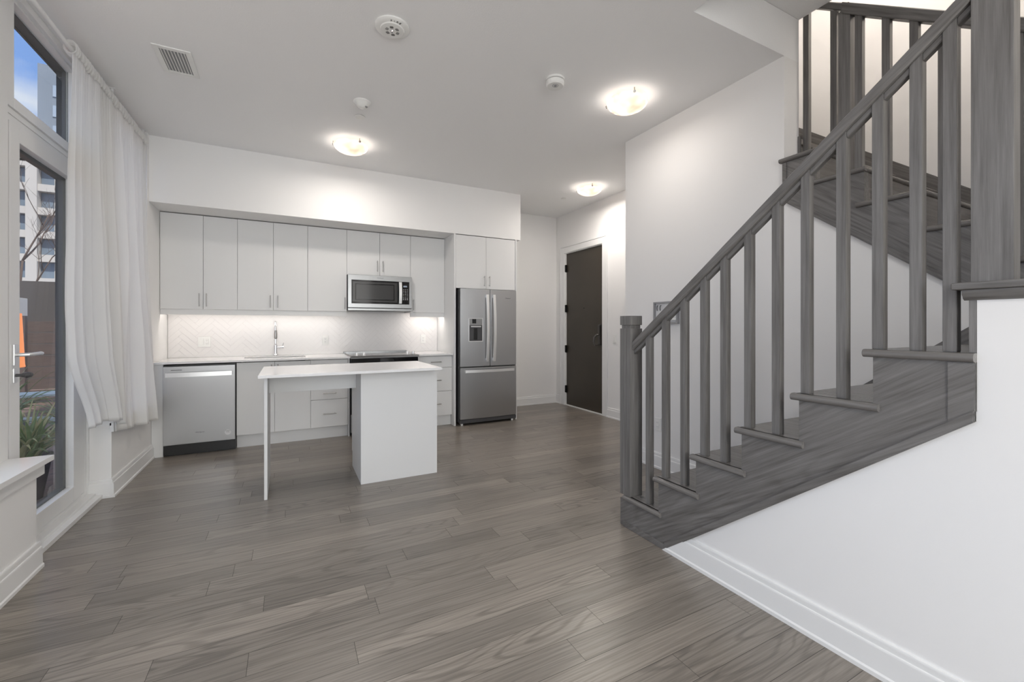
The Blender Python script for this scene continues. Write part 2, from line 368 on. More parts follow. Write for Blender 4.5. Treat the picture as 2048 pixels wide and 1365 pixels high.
    def build(s, name, mat, parent=None, smooth=False, angle=0.6, pivot=None):
        me = bpy.data.meshes.new(name)
        if parent is not None: org = wpos(parent)
        else:
            vs = [v.co for v in s.bm.verts]
            org = Vector(pivot) if pivot else Vector(((min(v.x for v in vs) + max(v.x for v in vs)) / 2, (min(v.y for v in vs) + max(v.y for v in vs)) / 2, min(v.z for v in vs)))
        bmesh.ops.translate(s.bm, verts=s.bm.verts[:], vec=-org)
        if smooth:
            for f in s.bm.faces: f.smooth = True
            for e in s.bm.edges:
                if len(e.link_faces) == 2 and e.calc_face_angle(0) > angle: e.smooth = False
        s.bm.to_mesh(me); s.bm.free()
        me.materials.append(mat)
        o = bpy.data.objects.new(name, me); C.objects.link(o)
        if parent is not None: o.parent = parent
        else: o.location = org
        if smooth and angle < 2:
            w_ = o.modifiers.new('normals', 'WEIGHTED_NORMAL'); w_.keep_sharp = True; w_.weight = 90
        WORLD[o.name] = org.copy()
        return o
def B(name, mat, x0, x1, y0, y1, z0, z1, parent=None, bev=0.0):
    return MB().box(x0, x1, y0, y1, z0, z1, bev).build(name, mat, parent, smooth=bool(bev))
def struct(o, label=None):
    o['kind'] = 'structure'
    if label: o['label'] = label
    return o
def text(name, s, mat, parent, loc, rot, size, depth=0.0004, align='CENTER'):
    cu = bpy.data.curves.new(name, 'FONT'); cu.body = s; cu.size = size; cu.extrude = depth; cu.align_x = align; cu.align_y = 'CENTER'
    cu.resolution_u = 3
    o = bpy.data.objects.new('tmp_text', cu); C.objects.link(o)
    dg = bpy.context.evaluated_depsgraph_get(); dg.update()
    me = bpy.data.meshes.new_from_object(o.evaluated_get(dg)); C.objects.unlink(o); bpy.data.objects.remove(o)
    me.materials.clear(); me.materials.append(mat)
    e = Matrix.LocRotScale(Vector(loc) - wpos(parent), None, None) @ rot.to_4x4()
    me.transform(e)
    t = bpy.data.objects.new(name, me); C.objects.link(t); t.parent = parent; WORLD[t.name] = wpos(parent).copy()
    return t
FACE_MY = Matrix.Rotation(PI / 2, 3, 'X')                          # text facing -Y (towards the room)

# ------------------------------------------------------------------ key dimensions
CZ = 3.03                     # ceiling
XL, XS, XW, XE = -1.155, 1.877, 2.89, 3.9     # left wall, stair outer face, stair wall, entry wall
YB, YH, YR = 5.80, 5.93, -3.5                 # kitchen back wall, hall back wall, rear wall
YWE, YOP = 3.18, 1.68         # far end of the stair wall, edge of the raised ceiling

# ------------------------------------------------------------------ floor
def make_floor():
    bm = bmesh.new(); lay = bm.loops.layers.float_color.new('plank')
    w = 0.125; gap = 0.0007
    def quad(x0, x1, y0, y1, z, col, mi):
        f = bm.faces.new([bm.verts.new(p) for p in ((x0, y0, z), (x1, y0, z), (x1, y1, z), (x0, y1, z))])
        for lp in f.loops: lp[lay] = col
        f.material_index = mi
    X0, X1 = -1.32, 3.98
    k0, k1 = int(math.floor((YR - 0.1 - 2.42) / w)), int(math.ceil((6.0 - 2.42) / w))
    rng = random.Random(11)
    seeds = {-1: (-0.637, 0.35), 0: (-0.342, 0.4), -3: (0.324, 0.95), -5: (-0.136, 0.35), -6: (0.229, 0.2), 1: (-0.25, 0.5), -2: (-0.10, 0.45), -4: (-0.45, 0.6), 3: (-0.75, 0.7)}
    for k in range(k0, k1):
        ya, yb = 2.42 + k * w, 2.42 + (k + 1) * w
        if k in seeds:
            j, tone = seeds[k]; cuts = [j]
        else: cuts = [rng.uniform(-1.3, 3)]
        x = cuts[0]
        while x > X0: x -= rng.choice((0.55, 0.8, 1.1, 1.2, 1.2)); cuts.insert(0, x)
        x = cuts[-1]
        if k == -6: cuts.append(1.427); x = 1.427
        while x < X1: x += rng.choice((0.55, 0.8, 1.1, 1.2, 1.2)); cuts.append(x)
        for a, b_ in zip(cuts, cuts[1:]):
            a2, b2 = max(a, X0), min(b_, X1)
            if b2 - a2 < 0.01: continue
            t = min(1, max(0, rng.gauss(0.42, 0.22)))
            if k == -6 and abs(a - 0.229) < 0.01: t = 1.0
            if k == -3 and abs(b_ - 0.324) < 0.01: t = 0.95
            quad(a2 + gap, b2 - gap, ya + gap, yb - gap, 0, (t, rng.random(), rng.random(), 1), 0)
    quad(X0, X1, YR - 0.1, 6.0, -0.0012, (0, 0, 0, 1), 1)
    me = bpy.data.meshes.new('floor'); bm.to_mesh(me); bm.free()
    me.materials.append(M['floor']); me.materials.append(M['seam'])
    o = bpy.data.objects.new('floor', me); C.objects.link(o); struct(o, 'grey brown oak plank floor')
make_floor()
struct(B('floor_slab', M['seam'], -1.32, 4.0, YR - 0.1, 6.05, -0.25, -0.003), 'concrete slab under the floor')

# ------------------------------------------------------------------ ceiling and walls
m = MB(); m.box(-1.37, 2.03, YR - 0.1, 6.05, CZ, 3.32); m.box(2.03, 3.055, YOP, 6.05, CZ, 3.32); m.box(3.055, 4.05, YWE, 6.05, CZ, 3.32)
struct(m.build('ceiling', M['ceil']), 'white stippled ceiling')
struct(B('ceiling_stairwell', M['ceil'], -1.37, 3.06, YR - 0.1, 6.05, 3.322, 3.5), 'raised ceiling over the stairs')
struct(B('ceiling_upper', M['ceil'], 2.95, 4.05, -0.75, 6.05, 5.2, 5.3), 'ceiling above the upper flight')
B_ = lambda n, *a, lab=None: struct(B(n, M['wall'], *a), lab)
B_('wall_back', XL - 0.25, 2.735, YB, YB + 0.25, 0, CZ, lab='kitchen back wall')
B_('wall_pier', XL - 0.25, XL, 5.04, YB, 0, CZ, lab='white pier between the window and the kitchen')
B_('wall_bulkhead', XL, 2.78, 5.10, YB, 2.413, CZ, lab='white bulkhead over the kitchen cabinets')
B_('wall_hall', 2.735, XE + 0.12, YH, YH + 0.12, 0, CZ, lab='white wall at the end of the entry hall')
B_('wall_hall_return', 2.735, 2.775, YB, YH, 0, CZ)
# entry wall with door opening
m = MB(); DY0, DY1, DZ = 4.745, 5.675, 2.41
m.box(XE, XE + 0.14, DY1, YH + 0.12, 0, CZ); m.box(XE, XE + 0.14, DY0, DY1, DZ, CZ); m.box(XE, XE + 0.14, -0.75, DY0, 0, 5.2); m.box(XE, XE + 0.14, DY0, YH + 0.12, CZ, 5.2)
struct(m.build('wall_entry', M['wall']), 'white wall holding the entry door')
# stair wall: full height beyond the opening, sloping under the upper flight nearer the camera
m = MB(); m.prism([(YWE, 0), (YWE, CZ), (YOP, CZ), (YOP, 2.26), (-0.55, 0.522), (-0.55, 0)], XW, 3.055, 'X')
struct(m.build('wall_stair', M['wall']), 'white wall beside the stairs')
B_('wall_stairwell_end', 3.055, XE, YWE - 0.1, YWE, 0, CZ)
m = MB(); m.box(3.055, XE, YWE - 0.1, YWE, 3.32, 5.2); m.box(2.95, 3.06, -0.75, YWE, 3.5, 5.2); m.box(2.95, XE, -0.75, -0.63, 3.3, 5.2)
struct(m.build('wall_upper', M['wall']), 'upper floor walls around the stairwell')
# near right wall: half wall carrying the cap, white triangle under the flight, full wall behind the camera
def zb1(y): return 0.957 - 0.766 * (y - 0.512)
m = MB()
m.prism([(1.76, 0), (0.512, zb1(0.512) + 0.03), (0.512, 1.33), (-0.55, 1.33), (-0.55, 0)], XS, XS + 0.11, 'X')
m.box(XS, XS + 0.11, YR, -0.55, 0, 3.32)
struct(m.build('wall_right', M['wall']), 'white half wall under and beside the lower flight')
B_('wall_landing', XS, XE, -0.75, -0.63, 0, 3.32)
# rear wall with an unseen window opening added to light the room
m = MB(); m.box(-1.45, 2.0, YR - 0.12, YR, 0, 0.5); m.box(-1.45, 2.0, YR - 0.12, YR, 2.85, CZ); m.box(-1.45, -1.1, YR - 0.12, YR, 0.5, 2.85); m.box(1.7, 2.0, YR - 0.12, YR, 0.5, 2.85)
struct(m.build('wall_rear', M['wall']), 'white wall behind the viewer')
t = thing('window_5', (0.3, YR - 0.06, 0.5), 'wide white framed window added behind the viewer to light the room', 'window', kind='structure')
m = MB(); 
for x0, x1 in ((-1.1, -1.03), (0.27, 0.33), (1.63, 1.7)): m.box(x0, x1, YR - 0.1, YR - 0.03, 0.5, 2.85)
m.box(-1.1, 1.7, YR - 0.1, YR - 0.03, 0.5, 0.57); m.box(-1.1, 1.7, YR - 0.1, YR - 0.03, 2.78, 2.85)
m.build('window_frame', M['vinyl'], t); B('pane', M['glass'], -1.1, 1.7, YR - 0.07, YR - 0.062, 0.55, 2.8, t)

# left wall: knee walls, header
JY0, JY1 = 3.125, 4.15        # patio door jambs
m = MB(); m.box(-1.45, XL, YR, JY0 - 0.03, 0, 0.53); m.box(-1.45, XL, JY1, 5.04, 0, 0.53)
m.box(-1.37, -1.27, YR, 5.04, 2.977, CZ); m.box(-1.45, -1.25, YR, -3.0, 0.53, 2.945)
struct(m.build('wall_left', M['wall']), 'white window wall with low knee walls')
# sill caps, aprons
def sill(n, y0, y1, lab):
    m = MB(); m.box(-1.27, -1.10, y0, y1, 0.545, 0.572, 0.003); m.box(-1.16, -1.135, y0, y1 - (0.005 if n == 'trim_1' else 0), 0.478, 0.545, 0.002)
    m.box(-1.30, -1.15, y0, y1 - 0.02, 0.525, 0.546)
    struct(m.build(n, M['trim'], smooth=True), lab)
sill('trim_1', YR, 3.13, 'white sill cap on the near knee wall')
sill('trim_2', 4.125, 5.04, 'white sill cap on the far knee wall')

BBP = [(-0.001, 0.0), (0.026, 0.0), (0.026, 0.016), (0.0205, 0.022), (0.0195, 0.100), (0.016, 0.108), (0.013, 0.110), (0.013, 0.126), (0.009, 0.135), (-0.001, 0.135)]
def bb_sweep(m, p0, p1, nrm, cut0=0.0, cut1=0.0):
    # profile (distance from the wall, height) swept from p0 to p1; cut = shortening per unit of height at an end
    bm = bmesh.new(); p0, p1 = Vector((*p0, 0)), Vector((*p1, 0)); d = (p1 - p0).normalized(); n = Vector((*nrm, 0))
    A = [bm.verts.new(p0 + n * a + Vector((0, 0, z)) + d * (cut0 * z)) for a, z in BBP]; E = [bm.verts.new(p1 + n * a + Vector((0, 0, z)) - d * (cut1 * z)) for a, z in BBP]
    bm.faces.new(A); bm.faces.new(E[::-1]); k = len(BBP)
    for i in range(k): bm.faces.new((A[i], E[i], E[(i + 1) % k], A[(i + 1) % k]))
    bmesh.ops.recalc_face_normals(bm, faces=bm.faces[:]); m._merge(bm)
def baseboard(n, pts, lab):
    m = MB()
    for x0, y0, x1, y1, nx, ny in pts: bb_sweep(m, (x0, y0), (x1, y1), (nx, ny))
    struct(m.build(n, M['trim'], smooth=True, angle=0.5), lab)
baseboard('baseboard_left', [(XL, YR, XL, JY0 - 0.02, 1, 0), (XL, JY1 - 0.0265, XL, 5.168, 1, 0), (-1.284, JY1, XL + 0.001, JY1, 0, -1)], 'white baseboard on the knee walls')
baseboard('baseboard_hall', [(2.78, YH, XE, YH, 0, -1), (XE, DY1 + 0.1, XE, YH, -1, 0), (XE, 3.2, XE, DY0 - 0.1, -1, 0)], 'white baseboard around the entry hall')
baseboard('baseboard_stair', [(XW, 2.09, XW, YWE, -1, 0), (XW, YWE, 3.055, YWE, 0, 1)], 'white baseboard behind the stairs')
# right baseboard with its far end cut along the dark stringer
def bb_right():
    m = MB(); bb_sweep(m, (XS, YR), (XS, 1.745), (-1, 0), 0, 1 / 0.766)
    struct(m.build('baseboard_right', M['trim'], smooth=True, angle=0.5), 'white baseboard below the lower flight')
bb_right()

# ------------------------------------------------------------------ windows and patio door (left)
XG = -1.30
def window(n, y0, y1, z0, z1, lab, fw=0.06, vis=True):
    t = thing(n, (XG, (y0 + y1) / 2, z0), lab, 'window', kind='structure')
    m = MB()
    m.frame('X', XG - 0.04, XG + 0.035, y0, y1, z0, z1, fw, 0.003)
    m.frame('X', XG, XG + 0.018, y0 + fw, y1 - fw, z0 + fw, z1 - fw, 0.012, 0.002)
    m.build('window_frame', M['vinyl'], t, smooth=True)
    B('pane', M['glass'], XG - 0.012, XG - 0.004, y0 + fw, y1 - fw, z0 + fw, z1 - fw, t)
    return t
for i, (a, b) in enumerate(((-3.0, -0.95), (-0.93, 1.03), (1.05, 3.0))):
    window('window_%d' % (6 + i), a, b, 0.572, 2.945, 'tall white framed window beside the viewer, number %s from the rear' % ('one', 'two', 'three')[i])
window('window_2', 4.16, 5.04, 0.572, 2.945, 'tall white framed window hidden behind the curtains')
# posts between the units
struct(B('trim_3', M['vinyl'], -1.37, -1.268, 3.0, 3.122, 0.53, 2.945, bev=0.003), 'white mullion left of the patio door')
struct(B('trim_4', M['vinyl'], -1.37, -1.275, 4.128, 4.165, 0.0, 2.945, bev=0.003), 'white mullion right of the patio door')
# transom
t = thing('window_1', (XG, 3.6, 2.36), 'wide transom window over the patio door showing sky', 'window', kind='structure')
m = MB(); y0, y1, z0, z1 = 3.10, 4.14, 2.352, 2.975
m.box(-1.36, -1.272, 3.122, 3.187, 2.386, z1, 0.003); m.box(-1.36, -1.272, 3.90, 4.128, 2.386, z1, 0.003)
m.box(-1.359, -1.271, 3.187, 3.90, 2.386, 2.443, 0.003); m.box(-1.36, -1.282, 3.122, 4.128, 2.353, 2.3855, 0.002)
m.box(-1.359, -1.271, 3.187, 3.90, 2.94, z1, 0.003)
m.build('window_frame', M['vinyl'], t, smooth=True)
m = MB(); m.box(-1.285, -1.25, y0, 5.04, 2.955, 3.0, 0.004); m.box(-1.285, -1.235, y0, 5.04, 3.0, 3.03, 0.004)
struct(m.build('trim_5', M['trim'], smooth=True), 'stepped white head trim under the ceiling by the window')
B('pane', M['glass'], XG - 0.012, XG - 0.004, 3.18, 3.90, 2.44, 2.945, t)
m = MB(); m.box(-1.357, -1.315, 3.885, 3.93, 2.43, 2.96); m.box(-1.372, -1.3605, 3.0, 5.0, 2.925, 3.03); m.box(-1.3595, -1.315, 3.187, 3.90, 2.930, 2.9405); m.box(-1.37, -1.315, 3.12, 3.93, 2.41, 2.44)
m.build('outer_cladding', M['frame_d'], t)
# patio door
t = thing('door_1', (XG, 3.6, 0.0), 'white framed glass patio door with lever handle', 'door', kind='structure')
m = MB()
m.frame('X', -1.36, -1.285, 3.123, 4.127, 0.012, 2.3525, 0.03, 0.003, wt=0.037, wb=0.062); m.box(-1.359, -1.286, 4.003, 4.0975, 0.075, 2.315, 0.003)
m.build('door_frame', M['vinyl'], t, smooth=True)
m = MB(); s0, s1, zz0, zz1 = 3.145, 4.0, 0.078, 2.312
X0, X1 = -1.345, -1.272
m.box(X0, X1, s0, 3.24, zz0, zz1, 0.004); m.box(X0, X1, 3.885, s1, zz0, zz1, 0.004)
m.box(X0, X1, 3.24, 3.885, zz0, 0.178, 0.004); m.box(X0, X1, 3.24, 3.885, 2.225, zz1, 0.004)
sash = m.build('sash', M['vinyl'], t, smooth=True)
B('pane', M['glass'], XG - 0.018, XG - 0.010, 3.238, 3.887, 0.176, 2.227, t)
m = MB(); m.box(-1.348, -1.312, 3.845, 3.887, 0.176, 2.227); m.box(-1.348, -1.312, 3.238, 3.887, 2.205, 2.227); m.box(-1.348, -1.312, 3.238, 3.887, 0.176, 0.19)
m.build('outer_cladding', M['frame_d'], t)
m = MB(); m.box(-1.272, -1.262, 3.165, 3.20, 1.045, 1.155, 0.004); m.box(-1.272, -1.264, 3.165, 3.20, 0.955, 1.03, 0.003)
hd = m.build('handle_plate', M['bar'], t, smooth=True)
m = MB(); m.tube([(-1.262, 3.182, 1.10), (-1.235, 3.182, 1.10), (-1.218, 3.187, 1.10), (-1.213, 3.20, 1.10), (-1.213, 3.30, 1.102), (-1.216, 3.315, 1.100)], 0.0095, 12)
m.build('lever', M['bar'], t, smooth=True)
m = MB(); m.cyl((-1.264, 3.182, 0.993), (-1.24, 3.182, 0.993), 0.008, seg=16); m.lathe([(0.0, 0), (0.012, 0.002), (0.017, 0.02), (0.010, 0.035), (0.0, 0.037)], (-1.243, 3.19, 0.993), 'X', 20, 1.0, 1.5)
m.build('lock_knob', M['darkm'], t, smooth=True)
# threshold
m = MB(); m.box(-1.285, -1.235, 3.095, 4.15, 0, 0.045, 0.003); m.box(-1.236, -1.198, 3.094, 4.149, 0, 0.028, 0.003)
struct(m.build('trim_6', M['vinyl'], smooth=True), 'white threshold in front of the patio door')

# ------------------------------------------------------------------ curtains and rod
XR, ZR = -1.170, 2.928
t = thing('curtain_rod', (XR, 3.9, ZR), 'white curtain rod running under the ceiling along the window wall', 'curtain rod')
MB().cyl((XR, 1.0, ZR), (XR, 5.055, ZR), 0.0125, seg=16).build('rod', M['trim'], t, smooth=True)
m = MB(); m.lathe([(0, 0), (0.014, 0), (0.02, 0.006), (0.02, 0.018), (0.012, 0.026), (0, 0.027)], (XR, 5.05, ZR), '-Y', 20)
m.build('finial', M['trim'], t, smooth=True)
for y in (1.5, 3.02, 4.22, 4.985):
    m = MB(); m.box(XR - 0.008, XR + 0.008, y - 0.008, y + 0.008, ZR + 0.01, CZ - 0.001, 0.002); m.box(XR - 0.02, XR + 0.02, y - 0.018, y + 0.018, CZ - 0.008, CZ - 0.001, 0.002)
    m.cyl((XR, y - 0.009, ZR), (XR, y + 0.009, ZR), 0.019, seg=16)
    m.build('bracket', M['trim'], t, smooth=True)

def lerp(a, b, t): return a + (b - a) * t
def interp(tab, t):
    for (t0, v0), (t1, v1) in zip(tab, tab[1:]):
        if t <= t1:
            k = (t - t0) / (t1 - t0); k = k * k * (3 - 2 * k); return lerp(v0, v1, k)
    return tab[-1][1]
def curtain(label, left, right, hemz, xoff, folds, seed, phase):
    # left/right: (t -> y) tables, t=0 at the rod and 1 at the hem
    rng = random.Random(seed)
    fr = [(rng.uniform(0.8, 1.2) * f, rng.uniform(0, 6.28), a) for f, a in folds]
    bm = bmesh.new(); NU, NV = 260, 90; g = []
    for j in range(NV + 1):
        tt = j / NV; row = []
        yl, yr = interp(left, tt), interp(right, tt)
        for i in range(NU + 1):
            u = i / NU
            zb = hemz(u); z = lerp(ZR - 0.022, zb, tt)
            amp = 0.25 + 0.75 * min(1, tt / 0.55)
            x = 0
            for f, p, a in fr:
                uu = u + 0.035 * math.sin(2.2 * tt + p) * tt
                w = math.sin(2 * PI * f * uu + p + phase * tt)
                w = 1 - 2 * abs(math.sin(PI * f * uu + p / 2 + phase * tt / 2)) ** 0.75
                x += a * w * amp
            x += 0.006 * math.sin(2 * PI * 34 * u + 3 * math.sin(9 * u)) * max(0, 1 - tt / 0.12)
            x += 0.012 * math.sin(5 * tt + 4 * u) * tt
            y = lerp(yl, yr, u) + 0.012 * math.sin(2 * PI * 5 * u + 2) * min(1, tt * 2)
            row.append(bm.verts.new((XR + 0.018 + xoff(tt, u) + x, y, z)))
        g.append(row)
    for j in range(NV):
        for i in range(NU): bm.faces.new((g[j][i], g[j][i + 1], g[j + 1][i + 1], g[j + 1][i]))
    cz = min(v.co.z for v in bm.verts); org = Vector((XR, (interp(left, 1) + interp(right, 1)) / 2, cz))
    t = thing('curtain', org, label, 'curtain', 'white curtains at the window')
    mm = MB(); mm.bm.free(); mm.bm = bm
    o = mm.build('cloth', M['cloth'], t, smooth=True, angle=3)
    s = o.modifiers.new('thick', 'SOLIDIFY'); s.thickness = 0.0012
    # gathered header on the rod
    bm = bmesh.new(); rings = []
    y0, y1 = interp(left, 0), interp(right, 0); N = 420; S = 14
    for i in range(N + 1):
        u = i / N; y = lerp(y0, y1, u)
        k = 1 + 0.30 * math.sin(2 * PI * 20 * u + 3 * math.sin(23 * u)) + 0.14 * math.sin(2 * PI * 47 * u + 1)
        ring = []
        for q in range(S):
            a = 2 * PI * q / S; ru = 0.027 * k + (0.018 * max(0, math.sin(a)) ** 2)
            ring.append(bm.verts.new((XR + ru * 0.9 * math.cos(a), y + 0.003 * math.sin(60 * u + a), ZR + ru * math.sin(a))))
        rings.append(ring)
    for a, b in zip(rings, rings[1:]):
        for q in range(S): bm.faces.new((a[q], b[q], b[(q + 1) % S], a[(q + 1) % S]))
    bmesh.ops.recalc_face_normals(bm, faces=bm.faces[:])
    mm = MB(); mm.bm.free(); mm.bm = bm; mm.build('rod_pocket', M['cloth'], t, smooth=True, angle=3)
curtain('white sheer curtain panel nearer the patio door, its lower left edge swept aside',
        [(0, 3.52), (0.4, 3.42), (0.68, 3.37), (0.78, 3.38), (1.0, 3.62)], [(0, 4.16), (0.5, 4.20), (1, 4.12)],
        lambda u: 0.60 - 0.05 * u + 0.03 * math.sin(4 * u), lambda t, u: 0.055 * t + 0.03 * t * t, [(3.0, 0.026), (6.1, 0.014), (1.3, 0.018)], 3, 0.5)
curtain('white sheer curtain panel next to the kitchen, hanging straight below the sill',
        [(0, 4.17), (0.4, 4.16), (1, 4.06)], [(0, 5.00), (0.5, 5.00), (1, 5.00)],
        lambda u: 0.49 - 0.09 * u, lambda t, u: 0.055 * t + 0.035 * t * t, [(3.4, 0.024), (7.1, 0.013), (1.2, 0.014)], 9, 0.4)

# ------------------------------------------------------------------ entry door
t = thing('door_2', (XE + 0.03, 5.21, 0), 'tall dark brown entry door with four black hinges', 'door', kind='structure')
m = MB(); m.box(XE + 0.022, XE + 0.065, DY0 + 0.012, DY1 - 0.012, 0.012, DZ - 0.012, 0.002)
m.build('slab', M['door'], t)
m = MB(); m.frame('X', XE - 0.002, XE + 0.13, DY0 - 0.001, DY1 + 0.001, 0.0, DZ + 0.001, 0.013, 0, wb=0)
m.frame('X', XE - 0.018, XE - 0.0005, DY0 - 0.088, DY1 + 0.088, 0.0, DZ + 0.088, 0.0875, 0.003, wb=0)
m.frame('X', XE - 0.024, XE - 0.0005, DY0 - 0.11, DY1 + 0.11, 0.0, DZ + 0.11, 0.0215, 0.003, wb=0)
m.build('casing', M['trim'], t, smooth=True)
for z in (2.166, 1.53, 0.89, 0.255):
    m = MB(); m.cyl((XE + 0.012, DY1 - 0.006, z - 0.06), (XE + 0.012, DY1 - 0.006, z + 0.06), 0.011, seg=12); m.box(XE - 0.003, XE + 0.022, DY1 - 0.03, DY1 + 0.012, z - 0.055, z + 0.055)
    m.build('hinge', M['hinge'], t, smooth=True)
m = MB(); m.cyl((XE + 0.018, 5.21, 1.52), (XE + 0.024, 5.21, 1.52), 0.009, seg=16); m.build('peephole', M['hinge'], t, smooth=True)
m = MB(); m.box(XE + 0.004, XE + 0.024, 4.80, 4.866, 0.98, 1.275, 0.008); m.box(XE - 0.006, XE + 0.006, 4.81, 4.856, 1.12, 1.26, 0.006)
lk = m.build('lock_plate', M['bronze'], t, smooth=True)
m = MB(); m.tube([(XE + 0.005, 4.836, 1.13), (XE - 0.03, 4.85, 1.125), (XE - 0.055, 4.87, 1.09), (XE - 0.06, 4.872, 1.03), (XE - 0.045, 4.86, 0.985), (XE - 0.01, 4.845, 0.985)], 0.013, 14)
m.build('pull_handle', M['bronze'], t, smooth=True)
# threshold at entry door
struct(B('trim_7', M['trim'], XE - 0.005, XE + 0.10, DY0, DY1, 0, 0.012), 'white sill under the entry door')

# ------------------------------------------------------------------ kitchen cabinets
YF, YU = 5.17, 5.47           # base front, upper front
def pull_v(x, y, z0, z1, parent):
    m = MB(); m.cyl((x, y - 0.028, z0 - 0.0), (x, y - 0.028, z1), 0.005, seg=12); m.cyl((x, y, z0 + 0.015), (x, y - 0.028, z0 + 0.015), 0.004, seg=10); m.cyl((x, y, z1 - 0.015), (x, y - 0.028, z1 - 0.015), 0.004, seg=10)
    return m.build('handle', M['nickel'], parent, smooth=True)
def pull_h(xc, y, z, parent, L=0.135):
    m = MB(); a, b = xc - L / 2, xc + L / 2
    m.cyl((a, y - 0.028, z), (b, y - 0.028, z), 0.005, seg=12); m.cyl((a + 0.015, y, z), (a + 0.015, y - 0.028, z), 0.004, seg=10); m.cyl((b - 0.015, y, z), (b - 0.015, y - 0.028, z), 0.004, seg=10)
    return m.build('handle', M['nickel'], parent, smooth=True)
G = 0.0016
def upper(label, x0, x1, z0, doors, hands, valance=True, yf=YU, group='handleless white wall cabinets', ztop=2.404, hz=(1.455, 1.592)):
    t = thing('wall_cabinet', ((x0 + x1) / 2, YB, z0), label, 'cabinet')
    B('body', M['cab'], x0, x1, yf + 0.02, YB - 0.002, z0, ztop - 0.002, t)
    edges = [x0] + doors + [x1]
    for i, (a, b) in enumerate(zip(edges, edges[1:])):
        d = B('door', M['cab'], a + G, b - G, yf, yf + 0.019, z0, ztop, t, bev=0.0012)
        h = hands[i]
        if h is not None: pull_v(h, yf, hz[0], hz[1], d)
    if valance: B('light_valance', M['cab'], x0, x1, yf + 0.012, yf + 0.03, 1.370, z0 - 0.003, t)
    return t
upper('white wall cabinet beside the window curtains, leftmost over the dishwasher', -1.153, -0.492, 1.428, [-0.795], [-0.826, -0.764])
upper('white wall cabinet directly above the sink faucet', -0.492, 0.192, 1.428, [-0.153], [-0.182, -0.110])
upper('single door white wall cabinet left of the microwave', 0.192, 0.615, 1.428, [], [0.592])
upper('short white wall cabinet on top of the microwave', 0.615, 1.38, 1.872, [0.998], [0.967, 1.034], False, hz=(1.92, 2.055))
upper('single door white wall cabinet between the microwave and the fridge', 1.38, 1.832, 1.428, [], [1.415])
upper('deep white wall cabinet above the refrigerator', 1.857, 2.70, 1.732, [2.273], [2.243, 2.315], False, yf=5.105, hz=(1.765, 1.90))
# dark shadow gap over the uppers
def panel(name, label, x0, x1, y0, y1, z0, z1):
    o = B(name, M['cab'], x0, x1, y0, y1, z0, z1, bev=0.001); tag(o, label, 'cabinet panel'); return o
panel('side_panel', 'tall white end panel left of the refrigerator', 1.833, 1.856, 5.10, YB - 0.001, 0, 2.411)
panel('side_panel', 'tall white end panel right of the refrigerator', 2.702, 2.722, 5.10, YB - 0.001, 0, 2.411)
panel('filler_panel', 'narrow white filler panel left of the dishwasher', -1.1535, -1.064, YF, YF + 0.02, 0.0, 0.884)
panel('filler_panel', 'narrow white filler strip left of the range', 0.596, 0.611, YF, YB - 0.02, 0.0, 0.884)

def base_sink():
    t = thing('base_cabinet', (-0.13, YB, 0), 'white sink base cabinet with two doors behind the island leg', 'cabinet')
    B('body', M['cab'], -0.474, 0.21, YF + 0.02, YB - 0.02, 0.13, 0.70, t)
    for a, b, h in ((-0.474, -0.133, -0.163), (-0.133, 0.21, -0.103)):
        d = B('door', M['cab'], a + G, b - G, YF, YF + 0.019, 0.135, 0.876, t, bev=0.0012)
        pull_v(h, YF, 0.725, 0.85, d)
    B('toe_kick', M['cab'], -0.474, 0.21, YF + 0.055, YF + 0.07, 0, 0.13, t)
base_sink()
def base_drawers(label, x0, x1, xc):
    t = thing('base_cabinet', ((x0 + x1) / 2, YB, 0), label, 'cabinet')
    B('body', M['cab'], x0, x1, YF + 0.02, YB - 0.02, 0.13, 0.882, t)
    for z0, z1, hz in ((0.135, 0.436, 0.282), (0.440, 0.733, 0.578 if x0 > 1 else 0.508), (0.737, 0.876, 0.806)):
        d = B('drawer', M['cab'], x0 + G, x1 - G, YF, YF + 0.019, z0, z1, t, bev=0.0012)
        pull_h(xc, YF, hz, d)
    B('toe_kick', M['cab'], x0, x1, YF + 0.055, YF + 0.07, 0, 0.13, t)
base_drawers('white three drawer base cabinet left of the range, seen under the island top', 0.21, 0.594, 0.402)
base_drawers('white three drawer base cabinet between the range and the refrigerator', 1.392, 1.831, 1.617)

